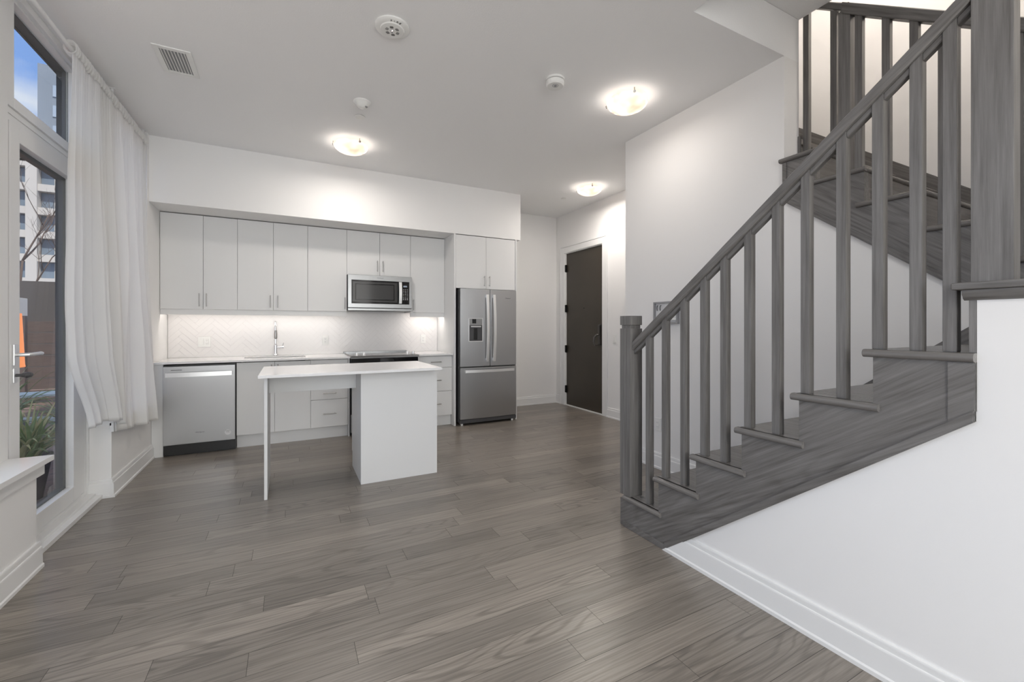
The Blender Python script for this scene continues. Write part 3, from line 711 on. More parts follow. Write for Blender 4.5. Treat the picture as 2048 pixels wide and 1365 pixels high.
# countertops
def counter_with_hole(label, x0, x1, y0, y1, z0, z1, cx, cy, rx, ry):
    bm = bmesh.new()
    angs = sorted([2 * PI * i / 72 for i in range(72)] + [math.atan2(y - cy, x - cx) % (2 * PI) for x in (x0, x1) for y in (y0, y1)])
    outer, inner = [], []
    for a in angs:
        c, s = math.cos(a), math.sin(a)
        ks = []
        if c > 1e-9: ks.append((x1 - cx) / c)
        if c < -1e-9: ks.append((x0 - cx) / c)
        if s > 1e-9: ks.append((y1 - cy) / s)
        if s < -1e-9: ks.append((y0 - cy) / s)
        k = min(ks); outer.append((cx + c * k, cy + s * k))
        e = 4.0; q = (abs(c / rx) ** e + abs(s / ry) ** e) ** (-1 / e); inner.append((cx + c * q, cy + s * q))
    N = len(angs); L = {}
    for z in (z0, z1):
        L[z] = ([bm.verts.new((*p, z)) for p in outer], [bm.verts.new((*p, z)) for p in inner])
    for i in range(N):
        j = (i + 1) % N
        for z in (z0, z1): bm.faces.new((L[z][0][i], L[z][0][j], L[z][1][j], L[z][1][i]))
        for k in (0, 1): bm.faces.new((L[z0][k][i], L[z0][k][j], L[z1][k][j], L[z1][k][i]))
    bmesh.ops.recalc_face_normals(bm, faces=bm.faces[:])
    ed = [e for e in bm.edges if len(e.link_faces) == 2 and e.calc_face_angle(0) > 0.9]
    bmesh.ops.bevel(bm, geom=ed, offset=0.0015, segments=2, affect='EDGES')
    mm = MB(); mm.bm.free(); mm.bm = bm
    return tag(mm.build('countertop', M['quartz'], smooth=True), label, 'countertop'), inner
SX, SY = -0.13, 5.50
_, inner = counter_with_hole('long white quartz countertop with the sink cut into it', -1.150, 0.613, 5.135, YB - 0.012, 0.886, 0.906, SX, SY, 0.30, 0.17)
tag(B('countertop', M['quartz'], 1.388, 1.832, 5.135, YB - 0.012, 0.886, 0.906, bev=0.0015), 'short white quartz countertop right of the range', 'countertop')
# sink
bm = bmesh.new(); rings = []
for k, (sc_, z) in enumerate(((1.06, 0.8855), (0.99, 0.8855), (0.985, 0.87), (0.96, 0.73), (0.90, 0.715), (0.5, 0.710), (0.08, 0.706))):
    rings.append([bm.verts.new((SX + (p[0] - SX) * sc_, SY + (p[1] - SY) * sc_, z)) for p in inner])
for a, b in zip(rings, rings[1:]):
    for i in range(len(a)): bm.faces.new((a[i], a[(i + 1) % len(a)], b[(i + 1) % len(a)], b[i]))
bm.faces.new(rings[-1]); bmesh.ops.recalc_face_normals(bm, faces=bm.faces[:])
t = thing('sink', (SX, SY, 0.706), 'undermount stainless sink set in the long countertop', 'sink')
mm = MB(); mm.bm.free(); mm.bm = bm; o = mm.build('basin', M['steelh'], t, smooth=True); md = o.modifiers.new('thick', 'SOLIDIFY'); md.thickness = 0.0012; md.offset = -1
MB().lathe([(0, 0.0), (0.03, 0.0), (0.042, 0.004), (0.045, 0.001)], (SX, SY, 0.7075), 'Z', 24).build('drain', M['chrome'], t, smooth=True)
# faucet
FX, FY = -0.138, 5.715
t = thing('faucet', (FX, FY, 0.906), 'tall chrome pull down faucet with side lever behind the sink', 'faucet')
m = MB(); m.lathe([(0.027, 0), (0.027, 0.012), (0.022, 0.018), (0.0185, 0.03), (0.0185, 0.12), (0.014, 0.13), (0.0125, 0.14), (0, 0.14)], (FX, FY, 0.906), 'Z', 28)
m.build('base', M['chrome'], t, smooth=True)
pts = [(FX, FY, 1.03), (FX, FY, 1.12), (FX, FY, 1.235)] + [(FX, FY - 0.075 + 0.075 * math.cos(a), 1.235 + 0.065 * math.sin(a)) for a in [PI * i / 12 for i in range(1, 13)]] + [(FX, FY - 0.15, 1.20)]
MB().tube(pts, 0.0115, 16).build('spout', M['chrome'], t, smooth=True)
MB().lathe([(0, 0), (0.012, 0), (0.0165, 0.01), (0.0165, 0.06), (0.0135, 0.09), (0.0125, 0.10), (0, 0.10)], (FX + 0.004, FY - 0.15, 1.105), 'Z', 20).build('spray_head', M['nickel'], t, smooth=True)
m = MB(); m.cyl((FX + 0.01, FY, 1.005), (FX + 0.062, FY, 1.005), 0.010, seg=16, bev=0.002); m.cyl((FX + 0.062, FY, 1.005), (FX + 0.085, FY, 1.005), 0.016, seg=20, bev=0.003); m.tube([(FX + 0.073, FY, 1.01), (FX + 0.082, FY - 0.005, 1.055)], 0.004, 8)
m.build('lever', M['chrome'], t, smooth=True)

# backsplash: herringbone of glazed tiles
def clip(poly, x0, x1, z0, z1):
    for ax, lim, sgn in ((0, x0, 1), (0, x1, -1), (1, z0, 1), (1, z1, -1)):
        out = []
        for i in range(len(poly)):
            a, b = poly[i], poly[(i + 1) % len(poly)]
            ia, ib = sgn * (a[ax] - lim) >= 0, sgn * (b[ax] - lim) >= 0
            if ia: out.append(a)
            if ia != ib:
                k = (lim - a[ax]) / (b[ax] - a[ax]); out.append((a[0] + (b[0] - a[0]) * k, a[1] + (b[1] - a[1]) * k))
        poly = out
        if len(poly) < 3: return []
    return poly
t = thing('backsplash', (0.33, YB, 0.906), 'white glazed herringbone tile backsplash under the wall cabinets', 'backsplash')
x0, x1, z0, z1 = -1.152, 1.831, 0.907, 1.425
B('grout_bed', M['grout'], x0, x1, YB - 0.008, YB - 0.0005, z0, z1, t)
bm = bmesh.new(); tw, tl, g = 0.052, 0.208, 0.0013; n = 4
ca, sa = math.cos(PI / 4), math.sin(PI / 4)
for i in range(-60, 60):
    for j in range(-60, 60):
        for kind in (0, 1):
            # herringbone lattice: horizontal tile at (i*w + j*n*w , i*w) style
            px = i * tw + j * 2 * tl if True else 0
            base = (i * tw + j * tl, i * tw - j * tl)
            if kind == 0: r = (base[0], base[1], base[0] + tl, base[1] + tw)
            else: r = (base[0], base[1] + tw, base[0] + tw, base[1] + tw + tl)
            q = [(r[0] + g, r[1] + g), (r[2] - g, r[1] + g), (r[2] - g, r[3] - g), (r[0] + g, r[3] - g)]
            q = [(0.3 + p[0] * ca - p[1] * sa, 1.1 + p[0] * sa + p[1] * ca) for p in q]
            if max(p[0] for p in q) < x0 or min(p[0] for p in q) > x1 or max(p[1] for p in q) < z0 or min(p[1] for p in q) > z1: continue
            q = clip(q, x0, x1, z0, z1)
            if len(q) < 3: continue
            tx, tz = random.uniform(-0.004, 0.004), random.uniform(-0.004, 0.004)
            cx_, cz_ = sum(p[0] for p in q) / len(q), sum(p[1] for p in q) / len(q)
            f = bm.faces.new([bm.verts.new((p[0], YB - 0.0105 + (p[0] - cx_) * tx + (p[1] - cz_) * tz, p[1])) for p in q])
            vv = list(f.verts); bb = [bm.verts.new((v.co.x + (v.co.x - cx_) * 0.0, YB - 0.0078, v.co.z)) for v in vv]
            for a in range(len(vv)):
                try: bm.faces.new((vv[a], vv[(a + 1) % len(vv)], bb[(a + 1) % len(vv)], bb[a]))
                except Exception: pass
bmesh.ops.recalc_face_normals(bm, faces=bm.faces[:])
mm = MB(); mm.bm.free(); mm.bm = bm; mm.build('tiles', M['tile'], t)
# outlets and switches
def plate_y(name, label, cat, x, z, w, h, kinds):
    t = thing(name, (x, YB - 0.011, z), label, cat)
    MB().box(x - w / 2, x + w / 2, YB - 0.017, YB - 0.0112, z - h / 2, z + h / 2, 0.003).build('cover_plate', M['white'], t, smooth=True)
    n = len(kinds)
    for i, k in enumerate(kinds):
        xc = x + (i - (n - 1) / 2) * 0.046
        e = MB().box(xc - 0.0165, xc + 0.0165, YB - 0.0205, YB - 0.0168, z - 0.034, z + 0.034, 0.002).build('rocker' if k == 's' else 'socket', M['white'], t, smooth=True)
        if k == 'o':
            for dz in (-0.018, 0.018):
                m = MB(); m.box(xc - 0.007, xc - 0.005, YB - 0.0212, YB - 0.0204, z + dz - 0.005, z + dz + 0.005); m.box(xc + 0.005, xc + 0.007, YB - 0.0212, YB - 0.0204, z + dz - 0.005, z + dz + 0.005)
                m.cyl((xc, YB - 0.0204, z + dz - 0.010), (xc, YB - 0.0212, z + dz - 0.010), 0.0022, seg=10)
                m.build('socket_holes', M['grey'], e)
plate_y('outlet', 'white double plate with switch and socket above the dishwasher', 'outlet', -0.829, 1.078, 0.116, 0.116, 'so')
plate_y('outlet', 'white outlet on the tile between the faucet and the range', 'outlet', 0.400, 1.078, 0.072, 0.116, 'o')
plate_y('outlet', 'white outlet on the tile between the range and the refrigerator', 'outlet', 1.633, 1.075, 0.072, 0.116, 'o')
def plate_x(name, label, cat, X, y, z, w, h, kinds):
    t = thing(name, (X, y, z), label, cat)
    MB().box(X - 0.007, X - 0.0005, y - w / 2, y + w / 2, z - h / 2, z + h / 2, 0.0025).build('cover_plate', M['white'], t, smooth=True)
    for i, k in enumerate(kinds):
        yc = y + (i - (len(kinds) - 1) / 2) * 0.046
        e = MB().box(X - 0.0105, X - 0.0065, yc - 0.0165, yc + 0.0165, z - 0.034, z + 0.034, 0.002).build('rocker' if k == 's' else 'socket', M['white'], t, smooth=True)
        if k == 'o':
            for dz in (-0.018, 0.018):
                m = MB(); m.box(X - 0.0112, X - 0.0103, yc - 0.007, yc - 0.005, z + dz - 0.005, z + dz + 0.005); m.box(X - 0.0112, X - 0.0103, yc + 0.005, yc + 0.007, z + dz - 0.005, z + dz + 0.005)
                m.build('socket_holes', M['grey'], e)
plate_x('light_switch', 'white light switch on the wall right of the entry door', 'light switch', XE, 4.50, 1.08, 0.072, 0.116, 's')
plate_x('outlet', 'white outlet low on the wall behind the stair balusters', 'outlet', XW, 2.765, 0.384, 0.072, 0.116, 'o')
# under cabinet lights
for a, b, lab, pw in ((-1.12, 0.58, 'long LED light strip under the left wall cabinets', 0.55), (1.41, 1.80, 'short LED light strip under the wall cabinet by the fridge', 0.5)):
    t = thing('light_strip', ((a + b) / 2, 5.52, 1.41), lab, 'light strip')
    B('housing', M['white'], a, b, 5.510, 5.540, 1.415, 1.427, t); B('diffuser', M['led'], a + 0.005, b - 0.005, 5.514, 5.536, 1.411, 1.4148, t)
    l = area_light('strip_light', ((a + b) / 2, 5.60, 1.408), (0.0, 0, 0), b - a, 0.10, pw, (1, 0.93, 0.87))
    l.rotation_euler = (math.radians(8), 0, 0)

# ------------------------------------------------------------------ dishwasher
def dishwasher():
    x0, x1, yf = -1.058, -0.482, 5.125
    t = thing('dishwasher', (-0.77, 5.45, 0), 'stainless dishwasher with bar handle at the left end of the counter', 'dishwasher')
    B('tub', M['black'], x0 - 0.004, x1 + 0.004, yf + 0.03, YB - 0.03, 0.015, 0.876, t)
    d = MB().box(x0, x1, yf, yf + 0.03, 0.112, 0.862, 0.004).build('door', M['steel'], t, smooth=True)
    B('toe_panel', M['black'], x0 + 0.012, x1, 5.185, 5.20, 0.0, 0.108, t)
    for sx in (x0 + 0.03, x1 - 0.03): MB().cyl((sx, 5.186, 0.055), (sx, 5.182, 0.055), 0.005, seg=10).build('screw', M['grey'], t)
    m = MB(); N = 16; xs = [lerp(x0 + 0.022, x1 - 0.022, i / N) for i in range(N + 1)]
    poly = [(x, yf - 0.035 - 0.012 * math.sin(PI * i / N)) for i, x in enumerate(xs)] + [(x, yf - 0.022 - 0.012 * math.sin(PI * i / N)) for i, x in reversed(list(enumerate(xs)))]
    m.prism(poly, 0.764, 0.806, 'Z'); m.box(x0 + 0.022, x0 + 0.045, yf - 0.033, yf + 0.001, 0.768, 0.802); m.box(x1 - 0.045, x1 - 0.022, yf - 0.033, yf + 0.001, 0.768, 0.802)
    m.build('handle', M['bar'], d, smooth=True, angle=0.4)
    B('vent_slot', M['black'], -0.998, -0.912, yf - 0.0005, yf + 0.002, 0.826, 0.831, d)
    text('brand_mark', 'Whirlpool', M['ink'], d, (-0.771, yf - 0.0006, 0.216), FACE_MY, 0.017)
    st = MB().cyl((-0.542, yf - 0.0008, 0.190), (-0.542, yf + 0.0002, 0.190), 0.027, seg=32).build('sticker', M['paper'], d)
    text('sticker_print', 'ENERGY\nSTAR\n* * * *', M['ink'], d, (-0.542, yf - 0.0013, 0.194), FACE_MY, 0.010, 0.0001)
dishwasher()

# ------------------------------------------------------------------ range
def stove():
    x0, x1 = 0.618, 1.384
    t = thing('range', (1.0, 5.45, 0), 'slide in range with black glass top and front knobs, behind the island', 'range')
    B('body', M['black'], x0, x1, 5.14, YB - 0.02, 0.02, 0.885, t)
    MB().box(x0 + 0.006, x1 - 0.006, 5.105, 5.138, 0.26, 0.80, 0.004).build('oven_door', M['blackg'], t, smooth=True)
    MB().box(x0, x1, 5.11, 5.139, 0.05, 0.25, 0.004).build('storage_drawer', M['steelh'], t, smooth=True)
    m = MB(); m.cyl((x0 + 0.05, 5.06, 0.745), (x1 - 0.05, 5.06, 0.745), 0.013, seg=16); m.cyl((x0 + 0.07, 5.06, 0.745), (x0 + 0.07, 5.106, 0.745), 0.009); m.cyl((x1 - 0.07, 5.06, 0.745), (x1 - 0.07, 5.106, 0.745), 0.009)
    m.build('oven_handle', M['bar'], t, smooth=True)
    B('front_band', M['blackg'], x0 + 0.004, x1 - 0.004, 5.108, 5.139, 0.805, 0.878, t)
    MB().prism([(5.085, 0.886), (5.085, 0.897), (5.105, 0.912), (5.175, 0.914), (5.175, 0.886)], x0 - 0.003, x1 + 0.003, 'X', 0.002).build('control_panel', M['steelh'], t, smooth=True)
    m = MB(); m.box(x0 - 0.003, x0 + 0.012, 5.175, 5.735, 0.887, 0.915, 0.002); m.box(x1 - 0.012, x1 + 0.003, 5.175, 5.735, 0.887, 0.915, 0.002); m.box(x0 - 0.012, x1 + 0.01, 5.725, 5.775, 0.887, 0.930, 0.003)
    m.build('top_rim', M['steelh'], t, smooth=True)
    ct = B('cooktop', M['blackg'], x0 + 0.012, x1 - 0.012, 5.176, 5.725, 0.89, 0.9135, t)
    for cx_, cy_, r in ((0.80, 5.31, 0.085), (1.2, 5.31, 0.10), (0.80, 5.58, 0.10), (1.2, 5.58, 0.085)):
        MB().lathe([(r - 0.002, 0), (r, 0.0003), (r + 0.002, 0)], (cx_, cy_, 0.9136), 'Z', 40).build('burner_ring', M['grey'], ct)
    for x in (0.683, 0.760, 1.257, 1.327):
        MB().lathe([(0, 0), (0.021, 0), (0.0215, 0.006), (0.016, 0.012), (0.015, 0.034), (0.012, 0.038), (0, 0.038)], (x, 5.135, 0.9125), 'Z', 24).build('knob', M['bar'], t, smooth=True)
stove()

# ------------------------------------------------------------------ microwave
def microwave():
    x0, x1, yf, z0, z1 = 0.620, 1.378, 5.40, 1.440, 1.868
    t = thing('microwave', (1.0, 5.6, z0), 'stainless over the range microwave hung under the short cabinet', 'microwave')
    B('body', M['darkm'], x0, x1, yf + 0.03, YB - 0.02, z0, z1, t)
    MB().box(x0, x1, yf - 0.005, yf + 0.03, z0 + 0.032, z1, 0.004).build('front_frame', M['steelh'], t, smooth=True)
    MB().box(x0, x1, yf + 0.004, yf + 0.03, z0, z0 + 0.026, 0.003).build('vent_lip', M['steelh'], t, smooth=True)
    d = MB().box(0.658, 1.345, yf - 0.009, yf - 0.004, 1.522, 1.805, 0.002).build('door_glass', M['blackg'], t, smooth=True)
    MB().box(0.672, 1.195, yf - 0.0098, yf - 0.0088, 1.542, 1.785, 0.0003).build('window', M['screen'], d)
    B('inner_window', M['blackg'], 0.70, 1.16, yf - 0.0102, yf - 0.0097, 1.565, 1.762, d)
    B('cavity_view', M['screen'], 0.71, 1.15, yf - 0.0106, yf - 0.0101, 1.575, 1.752, d)
    m = MB(); pts = []
    N = 12; prof = [(yf - 0.032 - 0.014 * math.sin(PI * i / N), lerp(1.53, 1.798, i / N)) for i in range(N + 1)]
    m.prism([(y, z) for y, z in prof] + [(y + 0.012, z) for y, z in reversed(prof)], 1.212, 1.246, 'X'); m.box(1.218, 1.24, yf - 0.034, yf - 0.008, 1.535, 1.555); m.box(1.218, 1.24, yf - 0.034, yf - 0.008, 1.775, 1.795)
    m.build('handle', M['bar'], t, smooth=True, angle=0.5)
    p = B('control_panel', M['blackg'], 1.258, 1.338, yf - 0.0100, yf - 0.0088, 1.528, 1.80, t)
    B('display', M['towerw'], 1.270, 1.316, yf - 0.0108, yf - 0.0099, 1.737, 1.757, p)
    for r in range(7):
        for c in range(3):
            zz = 1.705 - r * 0.020 - (0.006 if r > 4 else 0)
            B('key', M['inkw'], 1.266 + c * 0.024, 1.277 + c * 0.024, yf - 0.0106, yf - 0.0099, zz, zz + (0.005 if r < 5 else 0.008), p)
    text('brand_mark', 'Whirlpool', M['darkm'], t, (0.99, yf - 0.0055, 1.836), FACE_MY, 0.018)
microwave()

# ------------------------------------------------------------------ refrigerator
def fridge():
    x0, x1, yd = 1.893, 2.680, 5.035
    t = thing('refrigerator', (2.29, 5.45, 0), 'stainless french door refrigerator with ice dispenser and bottom freezer', 'refrigerator')
    B('cabinet', M['darkm'], x0 - 0.004, x1 + 0.004, 5.10, YB - 0.04, 0.035, 1.715, t, bev=0.003)
    def curved_door(name, a, b, z0, z1):
        m = MB(); N = 14; xs = [lerp(a, b, i / N) for i in range(N + 1)]; c, hw = (x0 + x1) / 2, (x1 - x0) / 2
        f = lambda x: yd - 0.012 * (1 - ((x - c) / hw) ** 2)
        m.prism([(x, f(x)) for x in xs] + [(b, yd + 0.055), (a, yd + 0.055)], z0, z1, 'Z', 0.004)
        return m.build(name, M['steel'], t, smooth=True, angle=0.5)
    dl = curved_door('door', x0, 2.291, 0.742, 1.722); dr = curved_door('door', 2.297, x1, 0.742, 1.722)
    fz = curved_door('freezer_drawer', x0, x1, 0.082, 0.728)
    def vhandle(x, d, lean):
        m = MB(); N = 20; z0, z1 = 0.80, 1.655
        P_ = [(yd - 0.040 - 0.032 * math.sin(PI * i / N), lerp(z0, z1, i / N)) for i in range(N + 1)]
        m.prism([(y, z) for y, z in P_] + [(y + 0.014, z) for y, z in reversed(P_)], x - 0.016, x + 0.016, 'X')
        m.box(x - 0.013, x + 0.013, yd - 0.04, yd - 0.008, z0 + 0.004, z0 + 0.04, 0.003); m.box(x - 0.013, x + 0.013, yd - 0.04, yd - 0.008, z1 - 0.04, z1 - 0.004, 0.003)
        m.build('handle', M['bar'], d, smooth=True, angle=0.5)
    vhandle(2.246, dl, 0); vhandle(2.342, dr, 0)
    m = MB(); N = 20; xs = [lerp(1.945, 2.628, i / N) for i in range(N + 1)]
    P_ = [(x, yd - 0.045 - 0.025 * math.sin(PI * i / N)) for i, x in enumerate(xs)]
    m.prism(P_ + [(x, y + 0.014) for x, y in reversed(P_)], 0.668, 0.702, 'Z'); m.box(1.95, 1.98, yd - 0.045, yd - 0.001, 0.672, 0.698, 0.003); m.box(2.593, 2.623, yd - 0.045, yd - 0.001, 0.672, 0.698, 0.003)
    m.build('handle', M['bar'], fz, smooth=True, angle=0.5)
    # dispenser
    ys = yd - 0.013
    m = MB(); a, b, z0, z1 = 1.998, 2.192, 1.055, 1.352
    m.frame('Y', ys - 0.003, ys + 0.004, a, b, z0, z1, 0.009, 0.0015)
    dp = m.build('dispenser_frame', M['bar'], dl, smooth=True)
    B('dispenser_panel', M['steelh'], a + 0.009, b - 0.009, ys - 0.002, ys + 0.004, 1.262, z1 - 0.009, dl)
    B('dispenser_screen', M['blackg'], 2.045, 2.098, ys - 0.003, ys - 0.0015, 1.285, 1.340, dl)
    B('dispenser_bay', M['darkm'], a + 0.009, b - 0.009, ys - 0.001, ys + 0.004, z0 + 0.009, 1.262, dl)
    MB().box(a + 0.03, b - 0.03, ys - 0.012, ys + 0.001, 1.238, 1.252, 0.002).build('dispenser_lip', M['bar'], dl, smooth=True)
    MB().box(2.065, 2.115, ys - 0.006, ys + 0.001, 1.08, 1.225, 0.004).build('dispenser_paddle', M['black'], dl, smooth=True)
    text('brand_mark', 'Whirlpool', M['ink'], dr, (2.55, yd - 0.0078, 1.615), FACE_MY, 0.018)
    MB().box(x0 - 0.002, x1 + 0.002, 5.045, 5.10, 0.028, 0.074, 0.004).build('base_grille', M['darkm'], t, smooth=True)
    for x in (1.93, 2.64):
        MB().cyl((x, 5.085, 0.0), (x, 5.085, 0.022), 0.022, seg=20, bev=0.003).build('levelling_foot', M['bar'], t, smooth=True)
    for x in (1.93, 2.64): MB().cyl((x, 5.085, 0.018), (x, 5.085, 0.05), 0.008, seg=12).build('foot_post', M['darkm'], t)
    m = MB(); m.box(x0 + 0.01, x0 + 0.09, 5.06, 5.14, 1.716, 1.73, 0.003); m.box(x1 - 0.09, x1 - 0.01, 5.06, 5.14, 1.716, 1.728, 0.003); m.build('hinge_cover', M['darkm'], t, smooth=True)
fridge()

# ------------------------------------------------------------------ island
t = thing('kitchen_island', (0.45, 3.75, 0), 'white kitchen island with quartz top, cabinet end and slim panel leg', 'kitchen island')
MB().box(-0.187, 1.110, 3.375, 4.135, 0.893, 0.913, 0.002).build('top', M['quartz'], t, smooth=True)
m = MB(); m.prism([(3.57, 0), (4.075, 0), (4.075, 0.13), (4.11, 0.13), (4.11, 0.8925), (3.57, 0.8925)], 0.505, 1.121, 'X')
m.build('cabinet', M['cab'], t)
B('back_panel', M['cab'], 0.503, 1.123, 3.55, 3.5695, 0, 0.8925, t, bev=0.0015)
for a, b in ((0.508, 0.812), (0.815, 1.118)):
    d = B('door', M['cab'], a, b, 4.111, 4.129, 0.135, 0.882, t, bev=0.0012)
B('leg_panel', M['cab'], -0.158, -0.137, 3.553, 4.125, 0.0, 0.8925, t, bev=0.0015)
B('apron', M['cab'], -0.1365, 0.5045, 3.84, 3.859, 0.728, 0.8925, t, bev=0.001)
for y in (3.58, 4.10): MB().cyl((-0.1475, y, -0.0), (-0.1475, y, 0.004), 0.008, seg=12).build('glide', M['grey'], t)

# ------------------------------------------------------------------ ceiling fixtures
def lamp(label, x, y, power, a0=0.3):
    t = thing('ceiling_lamp', (x, y, CZ), label, 'ceiling lamp', 'alabaster bowl ceiling lamps')
    MB().lathe([(0, 0), (0.10, 0), (0.10, -0.02), (0.085, -0.03), (0, -0.03)], (x, y, CZ - 0.0005), 'Z', 40).build('canopy', M['white'], t, smooth=True)
    R = 0.158
    prof = [(R, -0.022), (R + 0.002, -0.026)] + [(R * math.cos(a), -0.026 - 0.078 * math.sin(a)) for a in [PI / 2 * i / 12 for i in range(1, 13)]]
    prof[-1] = (0, -0.104)
    prof += [(0.05, -0.098), (0.10, -0.080), (0.135, -0.05), (R - 0.006, -0.022), (R, -0.022)]
    MB().lathe(prof, (x, y, CZ), 'Z', 56).build('bowl', M['bowl'], t, smooth=True)
    for k in range(3):
        a = a0 + k * 2 * PI / 3; cx_, cy_ = x + (R + 0.003) * math.cos(a), y + (R + 0.003) * math.sin(a)
        m = MB(); m.cyl((cx_, cy_, CZ - 0.032), (cx_ + 0.008 * math.cos(a), cy_ + 0.008 * math.sin(a), CZ - 0.034), 0.010, seg=14); m.box(cx_ - 0.003, cx_ + 0.003, cy_ - 0.003, cy_ + 0.003, CZ - 0.032, CZ - 0.001)
        m.build('clip', M['nickel'], t, smooth=True)
    area_light('lamp_glow', (x, y, CZ - 0.107), (0, 0, 0), 0.22, 0.22, power, (1, 0.93, 0.86), 'DISK')
    # light that spills over the rim of the bowl onto the ceiling
    for k in range(16):
        a = a0 + k * PI / 8
        point_light('rim_glow', (x + 0.182 * math.cos(a), y + 0.182 * math.sin(a), CZ - 0.060), 0.030, (1, 0.96, 0.91), 0.015)
lamp('round glowing ceiling lamp nearest the stairs, largest in view', 2.345, 2.56, 2.6, 2.2)
lamp('round glowing ceiling lamp in front of the kitchen bulkhead', 0.535, 4.42, 6, 0.9)
lamp('round glowing ceiling lamp in the hall by the entry door', 3.41, 4.42, 8, 2.2)

lamp('round glowing ceiling lamp added unseen behind the viewer as fill', 0.25, -2.0, 26, 0.7)  # extra lamp out of view, added to fill the room with light
def vent():
    x0, x1, y0, y1 = -0.770, -0.565, 3.43, 3.765
    t = thing('ceiling_vent', ((x0 + x1) / 2, (y0 + y1) / 2, CZ), 'white rectangular louvred air vent in the ceiling', 'vent')
    f = 0.032; m = MB(); z0, z1 = CZ - 0.008, CZ - 0.0005
    m.frame('Z', z0, z1, x0, x1, y0, y1, f, 0.002)
    m.build('frame', M['white'], t, smooth=True)
    B('duct_opening', M['grey'], x0 + f, x1 - f, y0 + f, y1 - f, CZ - 0.0025, CZ - 0.0008, t)
    for i in range(8):
        x = x0 + f + (x1 - x0 - 2 * f) * (i + 0.5) / 8
        R = Matrix.Translation((x, (y0 + y1) / 2, CZ - 0.0055)) @ Matrix.Rotation(0.5, 4, 'Y')
        MB().box(-0.0035, 0.0035, -(y1 - y0) / 2 + f, (y1 - y0) / 2 - f, -0.0008, 0.0008, mat=R).build('slat', M['white'], t)
    B('damper_bar', M['grey'], x0 + f, x1 - f, 3.685, 3.690, CZ - 0.0034, CZ - 0.0024, t)
vent()
def alarm():
    x, y = 0.545, 2.59
    t = thing('fire_alarm', (x, y, CZ), 'round white ceiling speaker marked FIRE', 'fire alarm')
    MB().lathe([(0, 0), (0.098, 0), (0.099, -0.008), (0.090, -0.016), (0.070, -0.019), (0.066, -0.024), (0.05, -0.026), (0, -0.026)], (x, y, CZ - 0.0005), 'Z', 56).build('housing', M['white'], t, smooth=True)
    zc = CZ - 0.0270
    for q in range(6):
        a = q * PI / 3 + 0.2
        m = MB()
        for j in (-1, 0, 1):
            R = Matrix.Translation((x + 0.033 * math.cos(a), y + 0.033 * math.sin(a), zc)) @ Matrix.Rotation(a + PI / 2 + 0.0, 4, 'Z')
            m.box(-0.011 + abs(j) * 0.002, 0.011 - abs(j) * 0.002, -0.0013 + j * 0.0062, 0.0013 + j * 0.0062, -0.0008, 0.0008, mat=R)
        m.build('grille_slots', M['ink'], t)
    MB().lathe([(0, -0.010), (0.006, -0.009), (0.010, -0.004), (0.011, 0)], (x, y, zc), 'Z', 20).build('strobe_lens', M['chrome'], t, smooth=True)
    rot = Matrix.Rotation(-YAW * 0.4, 3, 'Z') @ Matrix.Rotation(PI, 3, 'X') @ Matrix.Rotation(PI, 3, 'Z')
    # letters lie under the rim, read from the camera side
    R3 = Matrix(((math.cos(-0.12), 0, 0), (0, 0, 0), (0, 0, 0)))
    ang = 0.0
    for ch, dx in zip('FIRE', (-0.027, -0.009, 0.009, 0.027)):
        phi = dx / 0.082 + 0.05
        px, py = x + 0.079 * math.sin(phi), y - 0.079 * math.cos(phi)
        rr = Matrix.Rotation(phi, 3, 'Z') @ Matrix(((1, 0, 0), (0, -1, 0), (0, 0, -1)))
        text('letter', ch, M['ink'], t, (px, py, CZ - 0.0195), rr, 0.019, 0.0006)
alarm()
def smoke():
    x, y = 1.70, 2.60
    t = thing('smoke_detector', (x, y, CZ), 'round white smoke detector on the ceiling left of the large lamp', 'smoke detector')
    MB().lathe([(0, 0), (0.068, 0), (0.068, -0.014), (0.060, -0.016)], (x, y, CZ - 0.0005), 'Z', 48).build('base', M['white'], t, smooth=True)
    MB().lathe([(0.059, -0.014), (0.059, -0.021)], (x, y, CZ), 'Z', 48).build('air_gap', M['grey'], t)
    MB().lathe([(0.059, -0.021), (0.065, -0.021), (0.064, -0.045), (0.057, -0.054), (0, -0.055)], (x, y, CZ), 'Z', 48).build('cover', M['white'], t, smooth=True)
    m = MB(); m.lathe([(0.018, -0.0545), (0.020, -0.0565), (0.022, -0.0545)], (x - 0.005, y - 0.012, CZ), 'Z', 24); m.lathe([(0, -0.058), (0.010, -0.0575), (0.012, -0.054)], (x - 0.005, y - 0.012, CZ), 'Z', 20)
    m.build('test_button', M['grey'], t, smooth=True)
smoke()
t = thing('motion_sensor', (0.515, 3.57, CZ), 'white dome sensor on the ceiling above the island', 'sensor')
MB().lathe([(0, 0), (0.066, 0), (0.066, -0.008), (0.055, -0.014), (0.045, -0.032), (0.028, -0.045), (0, -0.050)], (0.515, 3.57, CZ - 0.0005), 'Z', 44).build('dome', M['white'], t, smooth=True)
MB().lathe([(0, -0.006), (0.012, -0.004), (0.016, 0)], (0.54, 3.555, CZ - 0.040), 'Z', 20).build('lens', M['grey'], t, smooth=True)
def cover(label, x, y, r):
    t = thing('sprinkler_cover', (x, y, CZ), label, 'sprinkler cover')
    MB().lathe([(0, -0.004), (r * 0.8, -0.004), (r * 0.8, -0.0005), (0, -0.0005)], (x, y, CZ), 'Z', 36).build('collar', M['grey'], t)
    MB().lathe([(0, -0.004), (r, -0.004), (r, -0.007), (r * 0.95, -0.009), (0, -0.010)], (x, y, CZ), 'Z', 36).build('cap', M['white'], t, smooth=True)
cover('flat white sprinkler cap just beyond the dome sensor', 0.535, 3.825, 0.042)
cover('flat white sprinkler cap in the hall past the far lamp', 3.39, 4.97, 0.036)

